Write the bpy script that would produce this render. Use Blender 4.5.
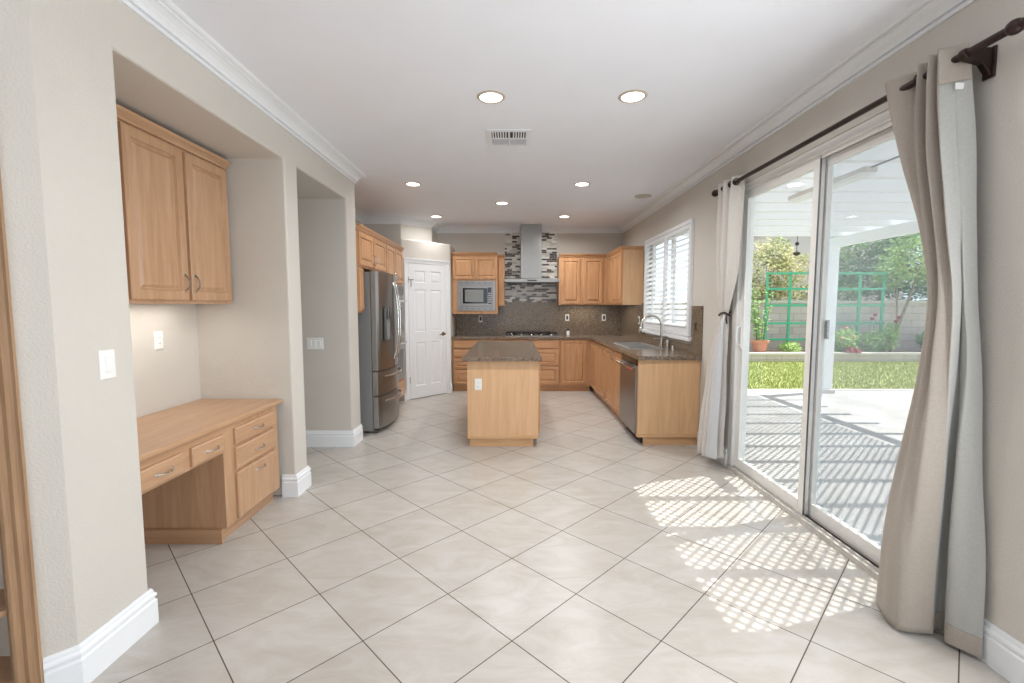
import bpy, bmesh, math, random
from mathutils import Vector, Matrix
random.seed(7)
S = bpy.context.scene
for o in list(bpy.data.objects): bpy.data.objects.remove(o)
COL = S.collection
PI = math.pi

# ------------------------------------------------------------ camera, sky, sun, exposure
CAM_H = 1.41; PITCH = math.atan(35.5/455.0)
cd = bpy.data.cameras.new('camera'); cam = bpy.data.objects.new('camera', cd); COL.objects.link(cam)
cd.sensor_width = 36.0; cd.lens = 36.0*455.0/1024.0; cd.clip_start = 0.05; cd.clip_end = 200
cam.location = (0, 0, CAM_H); cam.rotation_euler = (PI/2-PITCH, 0, 0)
S.camera = cam

w = bpy.data.worlds.new('sky'); S.world = w; w.use_nodes = True
bg = w.node_tree.nodes['Background']; bg.inputs[0].default_value = (0.80, 0.90, 1.0, 1); bg.inputs[1].default_value = 1.8

sd = bpy.data.lights.new('sun', 'SUN'); sun = bpy.data.objects.new('sun', sd); COL.objects.link(sun)
sd.energy = 9.0; sd.angle = math.radians(0.36); sd.color = (1.0, 0.97, 0.92)
sun.rotation_euler = Vector((-1.09, -0.32, -2.33)).to_track_quat('-Z', 'Y').to_euler()
sun.location = (6, 3, 8)

def area(name, loc, rot, sx, sy, power, color=(1, 1, 1)):
    l = bpy.data.lights.new(name, 'AREA'); o = bpy.data.objects.new(name, l); COL.objects.link(o)
    l.shape = 'RECTANGLE'; l.size = sx; l.size_y = sy; l.energy = power; l.color = color
    o.location = loc; o.rotation_euler = rot
    return o
# added area lamps brighten the room from unseen rear and right window openings
area('fill_lamp_rear', (0.0, -2.45, 1.45), (math.radians(90), 0, 0), 3.0, 1.9, 9, (1.0, 0.99, 0.98))
area('fill_lamp_side', (1.875, 0.80, 1.35), (0, math.radians(90), 0), 1.85, 1.1, 60, (0.97, 0.985, 1.0))

S.view_settings.view_transform = 'Standard'; S.view_settings.look = 'None'
S.view_settings.exposure = 0.0; S.view_settings.gamma = 1.0; S.view_settings.use_curve_mapping = False

# ------------------------------------------------------------ materials
def lin(c):
    return tuple(((v/255.0)/12.92 if v/255.0 <= 0.04045 else ((v/255.0+0.055)/1.055)**2.4) for v in c)+(1.0,)
def base_mat(name):
    m = bpy.data.materials.new(name); m.use_nodes = True
    return m, m.node_tree.nodes, m.node_tree.links, m.node_tree.nodes['Principled BSDF']
def N(nt, t, **kw):
    n = nt.new(t)
    for k, v in kw.items():
        if k.startswith('i_'): n.inputs[k[2:].replace('_', ' ')].default_value = v
        else: setattr(n, k, v)
    return n
def paint(name, rgb, rough=0.6, bump=0.0, bscale=200, metal=0.0, var=0.03, spec=0.5):
    m, ns, ls, b = base_mat(name)
    g = N(ns, 'ShaderNodeNewGeometry')
    no = N(ns, 'ShaderNodeTexNoise'); no.inputs['Scale'].default_value = 3.0; no.inputs['Detail'].default_value = 3
    ls.new(g.outputs['Position'], no.inputs['Vector'])
    mx = N(ns, 'ShaderNodeMix', data_type='RGBA')
    c = lin(rgb); d = tuple(v*(1-var) for v in c[:3])+(1,); e = tuple(min(1, v*(1+var)) for v in c[:3])+(1,)
    mx.inputs[6].default_value = d; mx.inputs[7].default_value = e
    ls.new(no.outputs['Fac'], mx.inputs[0]); ls.new(mx.outputs[2], b.inputs['Base Color'])
    b.inputs['Roughness'].default_value = rough; b.inputs['Metallic'].default_value = metal
    b.inputs['Specular IOR Level'].default_value = spec
    if bump:
        n2 = N(ns, 'ShaderNodeTexNoise'); n2.inputs['Scale'].default_value = bscale; n2.inputs['Detail'].default_value = 2
        ls.new(g.outputs['Position'], n2.inputs['Vector'])
        bp = N(ns, 'ShaderNodeBump'); bp.inputs['Strength'].default_value = bump; bp.inputs['Distance'].default_value = 0.004
        ls.new(n2.outputs['Fac'], bp.inputs['Height']); ls.new(bp.outputs[0], b.inputs['Normal'])
    return m
def wood(name, c1, c2, axis='z', rough=0.33, scale=1.0):
    m, ns, ls, b = base_mat(name)
    g = N(ns, 'ShaderNodeNewGeometry'); mp = N(ns, 'ShaderNodeMapping')
    s = {'z': (14, 14, 1.1), 'x': (1.1, 14, 14), 'y': (14, 1.1, 14)}[axis]
    mp.inputs['Scale'].default_value = tuple(v*scale for v in s)
    ls.new(g.outputs['Position'], mp.inputs['Vector'])
    no = N(ns, 'ShaderNodeTexNoise'); no.inputs['Scale'].default_value = 1.6; no.inputs['Detail'].default_value = 6; no.inputs['Distortion'].default_value = 0.9
    ls.new(mp.outputs[0], no.inputs['Vector'])
    n2 = N(ns, 'ShaderNodeTexNoise'); n2.inputs['Scale'].default_value = 9; n2.inputs['Detail'].default_value = 4
    ls.new(mp.outputs[0], n2.inputs['Vector'])
    ad = N(ns, 'ShaderNodeMath', operation='MULTIPLY_ADD'); ls.new(n2.outputs['Fac'], ad.inputs[0]); ad.inputs[1].default_value = 0.35
    ls.new(no.outputs['Fac'], ad.inputs[2])
    r = N(ns, 'ShaderNodeValToRGB'); r.color_ramp.elements[0].position = 0.45; r.color_ramp.elements[1].position = 0.9
    r.color_ramp.elements[0].color = lin(c1); r.color_ramp.elements[1].color = lin(c2)
    ls.new(ad.outputs[0], r.inputs[0]); ls.new(r.outputs[0], b.inputs['Base Color'])
    b.inputs['Roughness'].default_value = rough
    bp = N(ns, 'ShaderNodeBump'); bp.inputs['Strength'].default_value = 0.06; bp.inputs['Distance'].default_value = 0.002
    ls.new(ad.outputs[0], bp.inputs['Height']); ls.new(bp.outputs[0], b.inputs['Normal'])
    return m
def granite(name, c1, c2, c3, rough=0.16, scale=160):
    m, ns, ls, b = base_mat(name)
    g = N(ns, 'ShaderNodeNewGeometry')
    v = N(ns, 'ShaderNodeTexVoronoi'); v.inputs['Scale'].default_value = scale; ls.new(g.outputs['Position'], v.inputs['Vector'])
    no = N(ns, 'ShaderNodeTexNoise'); no.inputs['Scale'].default_value = scale*0.4; no.inputs['Detail'].default_value = 6; ls.new(g.outputs['Position'], no.inputs['Vector'])
    sp = N(ns, 'ShaderNodeSeparateColor'); ls.new(v.outputs['Color'], sp.inputs[0])
    ad = N(ns, 'ShaderNodeMath', operation='MULTIPLY_ADD'); ls.new(sp.outputs[0], ad.inputs[0]); ad.inputs[1].default_value = 0.45
    ls.new(no.outputs['Fac'], ad.inputs[2])
    r = N(ns, 'ShaderNodeValToRGB'); r.color_ramp.elements[0].position = 0.45; r.color_ramp.elements[1].position = 0.98
    r.color_ramp.elements[0].color = lin(c1); r.color_ramp.elements[1].color = lin(c3)
    e = r.color_ramp.elements.new(0.72); e.color = lin(c2)
    ls.new(ad.outputs[0], r.inputs[0]); ls.new(r.outputs[0], b.inputs['Base Color'])
    b.inputs['Roughness'].default_value = rough
    return m
def steel(name, rgb=(158, 157, 155), rough=0.32, axis='z'):
    m, ns, ls, b = base_mat(name)
    g = N(ns, 'ShaderNodeNewGeometry'); mp = N(ns, 'ShaderNodeMapping')
    mp.inputs['Scale'].default_value = {'z': (2, 2, 400), 'x': (400, 2, 2), 'y': (2, 400, 2)}[axis]
    ls.new(g.outputs['Position'], mp.inputs['Vector'])
    no = N(ns, 'ShaderNodeTexNoise'); no.inputs['Scale'].default_value = 1; ls.new(mp.outputs[0], no.inputs['Vector'])
    mr = N(ns, 'ShaderNodeMapRange'); mr.inputs[3].default_value = rough*0.8; mr.inputs[4].default_value = rough*1.25
    ls.new(no.outputs['Fac'], mr.inputs[0]); ls.new(mr.outputs[0], b.inputs['Roughness'])
    b.inputs['Base Color'].default_value = lin(rgb); b.inputs['Metallic'].default_value = 1.0
    return m
def glass(name, refl=1.0, tint=(0.97, 0.985, 0.98, 1)):
    m = bpy.data.materials.new(name); m.use_nodes = True; ns = m.node_tree.nodes; ls = m.node_tree.links
    ns.clear(); out = ns.new('ShaderNodeOutputMaterial'); tr = ns.new('ShaderNodeBsdfTransparent'); tr.inputs[0].default_value = tint
    gl = ns.new('ShaderNodeBsdfGlossy'); gl.inputs['Roughness'].default_value = 0.0; lw = ns.new('ShaderNodeLayerWeight'); lw.inputs[0].default_value = 0.5; pw = ns.new('ShaderNodeMath'); pw.operation = 'POWER'; pw.inputs[1].default_value = 5.0; ls.new(lw.outputs['Facing'], pw.inputs[0])
    fr = ns.new('ShaderNodeMath'); fr.operation = 'MULTIPLY_ADD'; fr.inputs[1].default_value = 0.96; fr.inputs[2].default_value = 0.04; ls.new(pw.outputs[0], fr.inputs[0])
    mu = ns.new('ShaderNodeMath'); mu.operation = 'MULTIPLY'; mu.inputs[1].default_value = refl
    mx = ns.new('ShaderNodeMixShader'); ls.new(fr.outputs[0], mu.inputs[0]); ls.new(mu.outputs[0], mx.inputs[0])
    ls.new(tr.outputs[0], mx.inputs[1]); ls.new(gl.outputs[0], mx.inputs[2]); ls.new(mx.outputs[0], out.inputs[0])
    return m
def screen_mat(name, cover, rgb):
    m = bpy.data.materials.new(name); m.use_nodes = True; ns = m.node_tree.nodes; ls = m.node_tree.links
    ns.clear(); out = ns.new('ShaderNodeOutputMaterial'); tr = ns.new('ShaderNodeBsdfTransparent')
    df = ns.new('ShaderNodeBsdfDiffuse'); df.inputs[0].default_value = lin(rgb)
    mx = ns.new('ShaderNodeMixShader'); mx.inputs[0].default_value = cover
    ls.new(tr.outputs[0], mx.inputs[1]); ls.new(df.outputs[0], mx.inputs[2]); ls.new(mx.outputs[0], out.inputs[0])
    return m
def emit(name, rgb, s):
    m, ns, ls, b = base_mat(name)
    b.inputs['Base Color'].default_value = lin(rgb); b.inputs['Emission Color'].default_value = lin(rgb); b.inputs['Emission Strength'].default_value = s
    return m
def tile_floor():
    m, ns, ls, b = base_mat('floor_tile')
    g = N(ns, 'ShaderNodeNewGeometry'); mp = N(ns, 'ShaderNodeMapping')
    mp.inputs['Rotation'].default_value = (0, 0, -PI/4)
    ls.new(g.outputs['Position'], mp.inputs['Vector'])
    T = 0.4455; sh = (1.817/math.sqrt(2)) % T
    mp.inputs['Location'].default_value = (-sh+T*40, -sh+T*40, 0)
    br = N(ns, 'ShaderNodeTexBrick'); br.offset = 0.0; br.squash = 1.0
    br.inputs['Scale'].default_value = 1.0; br.inputs['Brick Width'].default_value = T; br.inputs['Row Height'].default_value = T
    br.inputs['Mortar Size'].default_value = 0.0025; br.inputs['Mortar Smooth'].default_value = 0.1; br.inputs['Bias'].default_value = 0
    br.inputs['Color1'].default_value = lin((190, 185, 179)); br.inputs['Color2'].default_value = lin((197, 193, 188)); br.inputs['Mortar'].default_value = lin((92, 80, 74))
    ls.new(mp.outputs[0], br.inputs['Vector'])
    no = N(ns, 'ShaderNodeTexNoise'); no.inputs['Scale'].default_value = 3.5; no.inputs['Detail'].default_value = 9; no.inputs['Roughness'].default_value = 0.65
    no.inputs['Distortion'].default_value = 1.0
    mp2 = N(ns, 'ShaderNodeMapping'); mp2.inputs['Scale'].default_value = (1, 2.2, 1); mp2.inputs['Rotation'].default_value = (0, 0, -PI/4)
    ls.new(g.outputs['Position'], mp2.inputs['Vector']); ls.new(mp2.outputs[0], no.inputs['Vector'])
    r = N(ns, 'ShaderNodeValToRGB'); r.color_ramp.elements[0].position = 0.32; r.color_ramp.elements[1].position = 0.62
    r.color_ramp.elements[0].color = lin((236, 231, 224)); r.color_ramp.elements[1].color = (1, 1, 1, 1)
    ls.new(no.outputs['Fac'], r.inputs[0])
    mx = N(ns, 'ShaderNodeMix', data_type='RGBA', blend_type='MULTIPLY'); mx.inputs[0].default_value = 0.9
    ls.new(br.outputs['Color'], mx.inputs[6]); ls.new(r.outputs[0], mx.inputs[7]); ls.new(mx.outputs[2], b.inputs['Base Color'])
    rr = N(ns, 'ShaderNodeMapRange'); rr.inputs[3].default_value = 0.30; rr.inputs[4].default_value = 0.8; ls.new(br.outputs['Fac'], rr.inputs[0]); ls.new(rr.outputs[0], b.inputs['Roughness'])
    bp = N(ns, 'ShaderNodeBump'); bp.invert = True; bp.inputs['Strength'].default_value = 0.4; bp.inputs['Distance'].default_value = 0.002
    ls.new(br.outputs['Fac'], bp.inputs['Height']); ls.new(bp.outputs[0], b.inputs['Normal'])
    return m
def mosaic():
    m, ns, ls, b = base_mat('mosaic')
    g = N(ns, 'ShaderNodeNewGeometry'); sx = N(ns, 'ShaderNodeSeparateXYZ'); cx = N(ns, 'ShaderNodeCombineXYZ')
    ls.new(g.outputs['Position'], sx.inputs[0]); ls.new(sx.outputs[0], cx.inputs[0]); ls.new(sx.outputs[2], cx.inputs[1])
    br = N(ns, 'ShaderNodeTexBrick'); br.offset = 0.37; br.offset_frequency = 3; br.squash = 1.5; br.squash_frequency = 2
    br.inputs['Scale'].default_value = 1; br.inputs['Brick Width'].default_value = 0.085; br.inputs['Row Height'].default_value = 0.03
    br.inputs['Mortar Size'].default_value = 0.0015; br.inputs['Color1'].default_value = (0, 0, 0, 1); br.inputs['Color2'].default_value = (1, 1, 1, 1); br.inputs['Mortar'].default_value = (0.5, 0.5, 0.5, 1)
    ls.new(cx.outputs[0], br.inputs['Vector'])
    r = N(ns, 'ShaderNodeValToRGB'); r.color_ramp.interpolation = 'CONSTANT'
    r.color_ramp.elements[0].position = 0; r.color_ramp.elements[0].color = lin((55, 48, 46)); r.color_ramp.elements[1].position = 0.2; r.color_ramp.elements[1].color = lin((222, 220, 212))
    for p, c in ((0.4, (120, 110, 102)), (0.45, (214, 210, 202)), (0.62, (232, 232, 226)), (0.74, (84, 72, 66)), (0.84, (190, 186, 178))):
        e = r.color_ramp.elements.new(p); e.color = lin(c)
    ls.new(br.outputs['Color'], r.inputs[0]); ls.new(r.outputs[0], b.inputs['Base Color']); b.inputs['Roughness'].default_value = 0.15
    return m
def blocks():
    m, ns, ls, b = base_mat('block_wall')
    g = N(ns, 'ShaderNodeNewGeometry'); sx = N(ns, 'ShaderNodeSeparateXYZ'); cx = N(ns, 'ShaderNodeCombineXYZ')
    ls.new(g.outputs['Position'], sx.inputs[0]); ad = N(ns, 'ShaderNodeMath', operation='ADD'); ls.new(sx.outputs[0], ad.inputs[0]); ls.new(sx.outputs[1], ad.inputs[1])
    ls.new(ad.outputs[0], cx.inputs[0]); ls.new(sx.outputs[2], cx.inputs[1])
    br = N(ns, 'ShaderNodeTexBrick'); br.inputs['Scale'].default_value = 1; br.inputs['Brick Width'].default_value = 0.4; br.inputs['Row Height'].default_value = 0.2
    br.inputs['Mortar Size'].default_value = 0.006; br.inputs['Color1'].default_value = lin((186, 172, 166)); br.inputs['Color2'].default_value = lin((204, 192, 186)); br.inputs['Mortar'].default_value = lin((148, 140, 136))
    ls.new(cx.outputs[0], br.inputs['Vector']); ls.new(br.outputs['Color'], b.inputs['Base Color']); b.inputs['Roughness'].default_value = 0.9
    return m
def two_tone(name, c1, c2, scale, rough=0.9, lo=0.35, hi=0.65, bump=0.3, bd=0.02):
    m, ns, ls, b = base_mat(name)
    g = N(ns, 'ShaderNodeNewGeometry'); no = N(ns, 'ShaderNodeTexNoise'); no.inputs['Scale'].default_value = scale; no.inputs['Detail'].default_value = 6
    ls.new(g.outputs['Position'], no.inputs['Vector'])
    r = N(ns, 'ShaderNodeValToRGB'); r.color_ramp.elements[0].position = lo; r.color_ramp.elements[1].position = hi
    r.color_ramp.elements[0].color = lin(c1); r.color_ramp.elements[1].color = lin(c2)
    ls.new(no.outputs['Fac'], r.inputs[0]); ls.new(r.outputs[0], b.inputs['Base Color']); b.inputs['Roughness'].default_value = rough
    bp = N(ns, 'ShaderNodeBump'); bp.inputs['Strength'].default_value = bump; bp.inputs['Distance'].default_value = bd
    ls.new(no.outputs['Fac'], bp.inputs['Height']); ls.new(bp.outputs[0], b.inputs['Normal'])
    return m
def fabric(name, rgb, rough=0.95):
    m, ns, ls, b = base_mat(name)
    g = N(ns, 'ShaderNodeNewGeometry')
    mp = N(ns, 'ShaderNodeMapping'); mp.inputs['Scale'].default_value = (300, 300, 60); ls.new(g.outputs['Position'], mp.inputs['Vector'])
    no = N(ns, 'ShaderNodeTexNoise'); no.inputs['Scale'].default_value = 1; no.inputs['Detail'].default_value = 3; ls.new(mp.outputs[0], no.inputs['Vector'])
    mp2 = N(ns, 'ShaderNodeMapping'); mp2.inputs['Scale'].default_value = (60, 60, 300); ls.new(g.outputs['Position'], mp2.inputs['Vector'])
    n2 = N(ns, 'ShaderNodeTexNoise'); n2.inputs['Scale'].default_value = 1; ls.new(mp2.outputs[0], n2.inputs['Vector'])
    ad = N(ns, 'ShaderNodeMath', operation='ADD'); ls.new(no.outputs['Fac'], ad.inputs[0]); ls.new(n2.outputs['Fac'], ad.inputs[1])
    mr = N(ns, 'ShaderNodeMapRange'); mr.inputs[1].default_value = 0.7; mr.inputs[2].default_value = 1.3; mr.inputs[3].default_value = 0.92; mr.inputs[4].default_value = 1.04
    ls.new(ad.outputs[0], mr.inputs[0])
    mx = N(ns, 'ShaderNodeVectorMath', operation='SCALE'); mx.inputs[0].default_value = lin(rgb)[:3]; ls.new(mr.outputs[0], mx.inputs['Scale'])
    ls.new(mx.outputs[0], b.inputs['Base Color']); b.inputs['Roughness'].default_value = rough
    b.inputs['Sheen Weight'].default_value = 0.15; b.inputs['Specular IOR Level'].default_value = 0.2
    return m

M = {}
M['floor'] = tile_floor()
M['wall'] = paint('wall_paint', (207, 202, 194), 0.7, 0.6, 130)
M['ceil'] = paint('ceiling_paint', (240, 243, 250), 0.8, 0.25, 120)
M['trim'] = paint('white_trim', (236, 239, 242), 0.35)
M['white'] = paint('white_plastic', (238, 238, 236), 0.35)
M['vinyl'] = paint('white_vinyl', (236, 235, 232), 0.4)
M['woodz'] = wood('maple_vertical', (178, 140, 107), (198, 160, 127), 'z')
M['woodx'] = wood('maple_horizontal_x', (178, 140, 107), (198, 160, 127), 'x')
M['woody'] = wood('maple_horizontal_y', (178, 140, 107), (198, 160, 127), 'y')
M['kz'] = wood('kitchen_maple_vertical', (180, 132, 92), (207, 160, 117), 'z')
M['kx'] = wood('kitchen_maple_x', (180, 132, 92), (207, 160, 117), 'x')
M['ky'] = wood('kitchen_maple_y', (180, 132, 92), (207, 160, 117), 'y')
M['pale'] = wood('pale_maple_panel', (208, 166, 124), (224, 184, 144), 'z', 0.4, 0.8)
M['palex'] = wood('pale_maple_rail', (198, 156, 112), (216, 176, 134), 'x', 0.4)
M['casing'] = wood('casing_wood', (150, 118, 88), (178, 144, 112), 'z', 0.4)
M['granite'] = granite('granite_worktop', (78, 64, 54), (116, 100, 86), (160, 145, 128))
M['splash'] = granite('granite_backsplash', (84, 68, 54), (116, 100, 82), (154, 138, 118), 0.2)
M['mosaic'] = mosaic()
M['steel'] = steel('brushed_steel')
M['steelx'] = steel('brushed_steel_x', (162, 161, 160), 0.34, 'x')
M['dsteel'] = steel('dark_steel', (120, 119, 118), 0.3)
M['chrome'] = paint('chrome', (205, 203, 198), 0.14, metal=1.0)
M['nickel'] = paint('nickel', (178, 176, 172), 0.25, metal=1.0)
M['brass'] = paint('aged_brass', (128, 108, 78), 0.3, metal=1.0)
M['black'] = paint('black_iron', (32, 31, 31), 0.45)
M['bglass'] = paint('black_glass', (22, 22, 24), 0.06)
M['sideg'] = paint('fridge_side_grey', (132, 132, 131), 0.45)
M['rod'] = paint('dark_bronze', (58, 44, 42), 0.35, metal=0.6)
M['vent_dark'] = paint('vent_dark', (70, 66, 62), 0.8)
M['grille'] = paint('speaker_grille', (188, 182, 174), 0.8)
M['glass'] = glass('pane_glass', 0.9)
M['screen'] = screen_mat('insect_screen', 0.19, (190, 202, 216))
M['canring'] = paint('can_trim_ring', (196, 184, 166), 0.4)
M['sinksteel'] = steel('sink_steel', (205, 205, 203), 0.36)
M['can'] = emit('can_light_glow', (255, 250, 240), 6.0)
M['curtain'] = fabric('curtain_beige', (170, 161, 151))
M['curtain2'] = fabric('curtain_pale', (218, 213, 207))
M['lining'] = fabric('curtain_lining', (176, 176, 172))
M['lining2'] = fabric('curtain_lining_far', (200, 200, 202))
M['concrete'] = two_tone('patio_concrete', (156, 153, 151), (172, 169, 168), 2.0, 0.85, bump=0.05)
M['grass'] = two_tone('grass', (140, 150, 84), (170, 176, 112), 14, 0.95, bump=0.6)
M['soil'] = two_tone('soil', (96, 78, 62), (130, 108, 86), 12)
M['block'] = blocks()
M['cap'] = paint('block_cap', (206, 198, 192), 0.9)
M['patio_white'] = paint('patio_white', (238, 238, 238), 0.6)
M['green'] = paint('trellis_green', (70, 165, 130), 0.55)
M['terra'] = paint('terracotta', (196, 132, 108), 0.8)
M['bark'] = two_tone('bark', (120, 104, 90), (160, 146, 130), 20)
M['leafA'] = two_tone('leaf_olive', (120, 136, 66), (196, 186, 130), 1.6, 0.7, bump=0)
M['leafB'] = two_tone('leaf_green', (58, 96, 46), (120, 156, 78), 1.6, 0.7, bump=0)
M['leafC'] = two_tone('leaf_light', (92, 138, 62), (164, 190, 104), 2.5, 0.7, bump=0)
M['rose'] = paint('rose_red', (136, 28, 44), 0.7)
M['pink'] = paint('flower_peach', (222, 150, 120), 0.7)
M['stucco'] = paint('stucco', (216, 210, 200), 0.9, 0.3, 60)
M['roof'] = paint('roof_tile', (180, 176, 174), 0.9)
M['lcd'] = paint('lcd_grey', (128, 130, 128), 0.2)
M['red'] = paint('red_badge', (190, 40, 44), 0.4)

# ------------------------------------------------------------ mesh builder
class MB:
    def __init__(s): s.v = []; s.f = []
    def add(s, vs, fs):
        n = len(s.v); s.v += [Vector(v) for v in vs]; s.f += [tuple(i+n for i in f) for f in fs]; return s
    def hexa(s, p):  # 8 points: bottom 4, top 4
        return s.add(p, [(0, 3, 2, 1), (4, 5, 6, 7), (0, 1, 5, 4), (1, 2, 6, 5), (2, 3, 7, 6), (3, 0, 4, 7)])
    def box(s, a, b):
        x0, y0, z0 = (min(a[i], b[i]) for i in range(3)); x1, y1, z1 = (max(a[i], b[i]) for i in range(3))
        return s.hexa([(x0, y0, z0), (x1, y0, z0), (x1, y1, z0), (x0, y1, z0), (x0, y0, z1), (x1, y0, z1), (x1, y1, z1), (x0, y1, z1)])
    def prism(s, poly, z0, z1, fn=None):
        fn = fn or (lambda p, z: (p[0], p[1], z)); n = len(poly)
        vs = [fn(p, z0) for p in poly]+[fn(p, z1) for p in poly]
        return s.add(vs, [tuple(range(n))[::-1], tuple(range(n, 2*n))]+[(i, (i+1) % n, n+(i+1) % n, n+i) for i in range(n)])
    def tube(s, pts, r, seg=8, caps=True, closed=False):
        pts = [Vector(p) for p in pts]; n = len(pts); rs = r if isinstance(r, (list, tuple)) else [r]*n
        rings = []; up = None
        for i, p in enumerate(pts):
            if closed: t = pts[(i+1) % n]-pts[i-1]
            else: t = pts[min(i+1, n-1)]-pts[max(i-1, 0)]
            t.normalize()
            if up is None: up = Vector((0, 0, 1)) if abs(t.z) < 0.9 else Vector((1, 0, 0))
            a = t.cross(up).normalized(); b = t.cross(a).normalized(); up = -b if up.dot(-b) > 0 else b
            rings.append([p+(a*math.cos(2*PI*k/seg)+b*math.sin(2*PI*k/seg))*rs[i] for k in range(seg)])
        vs = [v for q in rings for v in q]; fs = []
        for i in range(n if closed else n-1):
            j = (i+1) % n
            for k in range(seg): fs.append((i*seg+k, i*seg+(k+1) % seg, j*seg+(k+1) % seg, j*seg+k))
        if caps and not closed: fs += [tuple(range(seg))[::-1], tuple((n-1)*seg+k for k in range(seg))]
        return s.add(vs, fs)
    def lathe(s, prof, c, axis=(0, 0, 1), seg=24, capends=True):
        ax = Vector(axis).normalized(); a = ax.orthogonal().normalized(); b = ax.cross(a); c = Vector(c); n = len(prof)
        vs = [c+ax*h+(a*math.cos(2*PI*k/seg)+b*math.sin(2*PI*k/seg))*max(r, 1e-5) for r, h in prof for k in range(seg)]
        fs = [(i*seg+k, i*seg+(k+1) % seg, (i+1)*seg+(k+1) % seg, (i+1)*seg+k) for i in range(n-1) for k in range(seg)]
        if capends: fs += [tuple(range(seg))[::-1], tuple((n-1)*seg+k for k in range(seg))]
        return s.add(vs, fs)
    def ball(s, c, r, seg=12):
        return s.lathe([(r*math.sin(PI*i/8), -r*math.cos(PI*i/8)) for i in range(9)], c, seg=seg, capends=False)
    def rings(s, fr, rects):  # nested rectangles (u0,v0,u1,v1,h) in frame, last filled
        vs = []; fs = []
        for (u0, v0, u1, v1, h) in rects:
            vs += [fr(u0, v0, h), fr(u1, v0, h), fr(u1, v1, h), fr(u0, v1, h)]
        for i in range(len(rects)-1):
            for k in range(4): fs.append((4*i+k, 4*i+(k+1) % 4, 4*i+4+(k+1) % 4, 4*i+4+k))
        j = 4*(len(rects)-1); fs.append((j, j+1, j+2, j+3)); fs.append((3, 2, 1, 0))
        return s.add(vs, fs)
    def build(s, name, mat, parent=None, bevel=0.0, smooth=False, org=None, seg=2):
        me = bpy.data.meshes.new(name)
        off = Vector((0, 0, 0))
        if parent is not None:
            off = world_loc(parent)
        elif org is not None: off = Vector(org)
        elif s.v:
            off = Vector(((min(v.x for v in s.v)+max(v.x for v in s.v))/2, (min(v.y for v in s.v)+max(v.y for v in s.v))/2, min(v.z for v in s.v)))
        me.from_pydata([tuple(v-off) for v in s.v], [], s.f)
        bm = bmesh.new(); bm.from_mesh(me); bmesh.ops.recalc_face_normals(bm, faces=bm.faces); bm.to_mesh(me); bm.free()
        o = bpy.data.objects.new(name, me); COL.objects.link(o)
        if parent is not None: o.parent = parent
        else: o.location = off
        me.materials.append(mat)
        if smooth:
            for p in me.polygons: p.use_smooth = True
            me.set_sharp_from_angle(angle=math.radians(40))
        if bevel:
            b = o.modifiers.new('bevel', 'BEVEL'); b.width = bevel; b.segments = seg; b.limit_method = 'ANGLE'; b.angle_limit = math.radians(35)
            b.harden_normals = False
        return o
def world_loc(o):
    l = Vector(o.location)
    while o.parent: o = o.parent; l += Vector(o.location)
    return l
def thing(name, label, cat, loc, group=None):
    o = bpy.data.objects.new(name, None); COL.objects.link(o); o.location = loc; o.empty_display_size = 0.1
    return tag(o, label, cat, group)
def tag(o, label, cat, group=None):
    o['label'] = label; o['category'] = cat
    if group: o['group'] = group
    return o
def struct(o): o['kind'] = 'structure'; return o
def copy_tree(o, parent=None):
    c = o.copy(); COL.objects.link(c)
    if parent: c.parent = parent
    for ch in list(o.children): copy_tree(ch, c)
    return c
def frame(org, n):
    org = Vector(org); n = Vector(n).normalized(); u = Vector((0, 0, 1)).cross(n)
    def fr(a, b, c=0.0): return org+u*a+Vector((0, 0, 1))*b+n*c
    fr.n = n; fr.u = u; fr.o = org
    return fr
def fbox(mb, fr, u0, u1, v0, v1, w0, w1):
    return mb.hexa([fr(u0, v0, w0), fr(u1, v0, w0), fr(u1, v0, w1), fr(u0, v0, w1), fr(u0, v1, w0), fr(u1, v1, w0), fr(u1, v1, w1), fr(u0, v1, w1)])
def sweep(mb, prof, path, side=1):
    """prof: [(out, z)] closed polygon; path: 2D points; out is to the right of travel when side=1"""
    P = [Vector((p[0], p[1])) for p in path]; n = len(P); k = len(prof); vs = []
    for i in range(n):
        ds = []
        if i > 0: ds.append((P[i]-P[i-1]).normalized())
        if i < n-1: ds.append((P[i+1]-P[i]).normalized())
        ns = [Vector((d.y, -d.x))*side for d in ds]
        m = ns[0] if len(ns) == 1 else (ns[0]+ns[1]).normalized()
        sc = 1.0 if len(ns) == 1 else 1.0/max(0.2, m.dot(ns[0]))
        for (o, z) in prof: vs.append((P[i].x+m.x*o*sc, P[i].y+m.y*o*sc, z))
    fs = [(i*k+j, i*k+(j+1) % k, (i+1)*k+(j+1) % k, (i+1)*k+j) for i in range(n-1) for j in range(k)]
    fs += [tuple(range(k)), tuple((n-1)*k+j for j in range(k))[::-1]]
    return mb.add(vs, fs)

# ------------------------------------------------------------ room shell
CE = 2.75; XR = 1.89; XL = -1.60; YB = 7.90
struct(MB().box((-3.4, -2.7, -0.1), (1.93, 8.0, 0)).build('floor', M['floor']))
struct(MB().box((-3.4, -2.7, CE), (2.01, 8.1, CE+0.1)).build('ceiling', M['ceil']))
comb = [(1.585, 0), (1.917, 0), (1.917, 2.44), (3.285, 2.44), (3.285, 0), (3.475, 0), (3.475, 2.44), (4.48, 2.44), (4.48, 0), (4.74, 0), (4.74, CE), (1.585, CE)]
struct(MB().prism(comb, XL, XL-0.69, lambda p, z: (z, p[0], p[1])).build('wall_left', M['wall'], bevel=0.014, seg=3))
mb = MB().prism([(-1.603, 1.87), (-1.6, 1.585), (-1.665, 1.52), (-1.90, 1.755), (-2.28, 1.80), (-2.28, 1.90)], 0, CE)
struct(mb.build('wall_left_corner', M['wall']))
f45 = frame((-1.6, 1.585, 0), (1, -1, 0))
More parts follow.
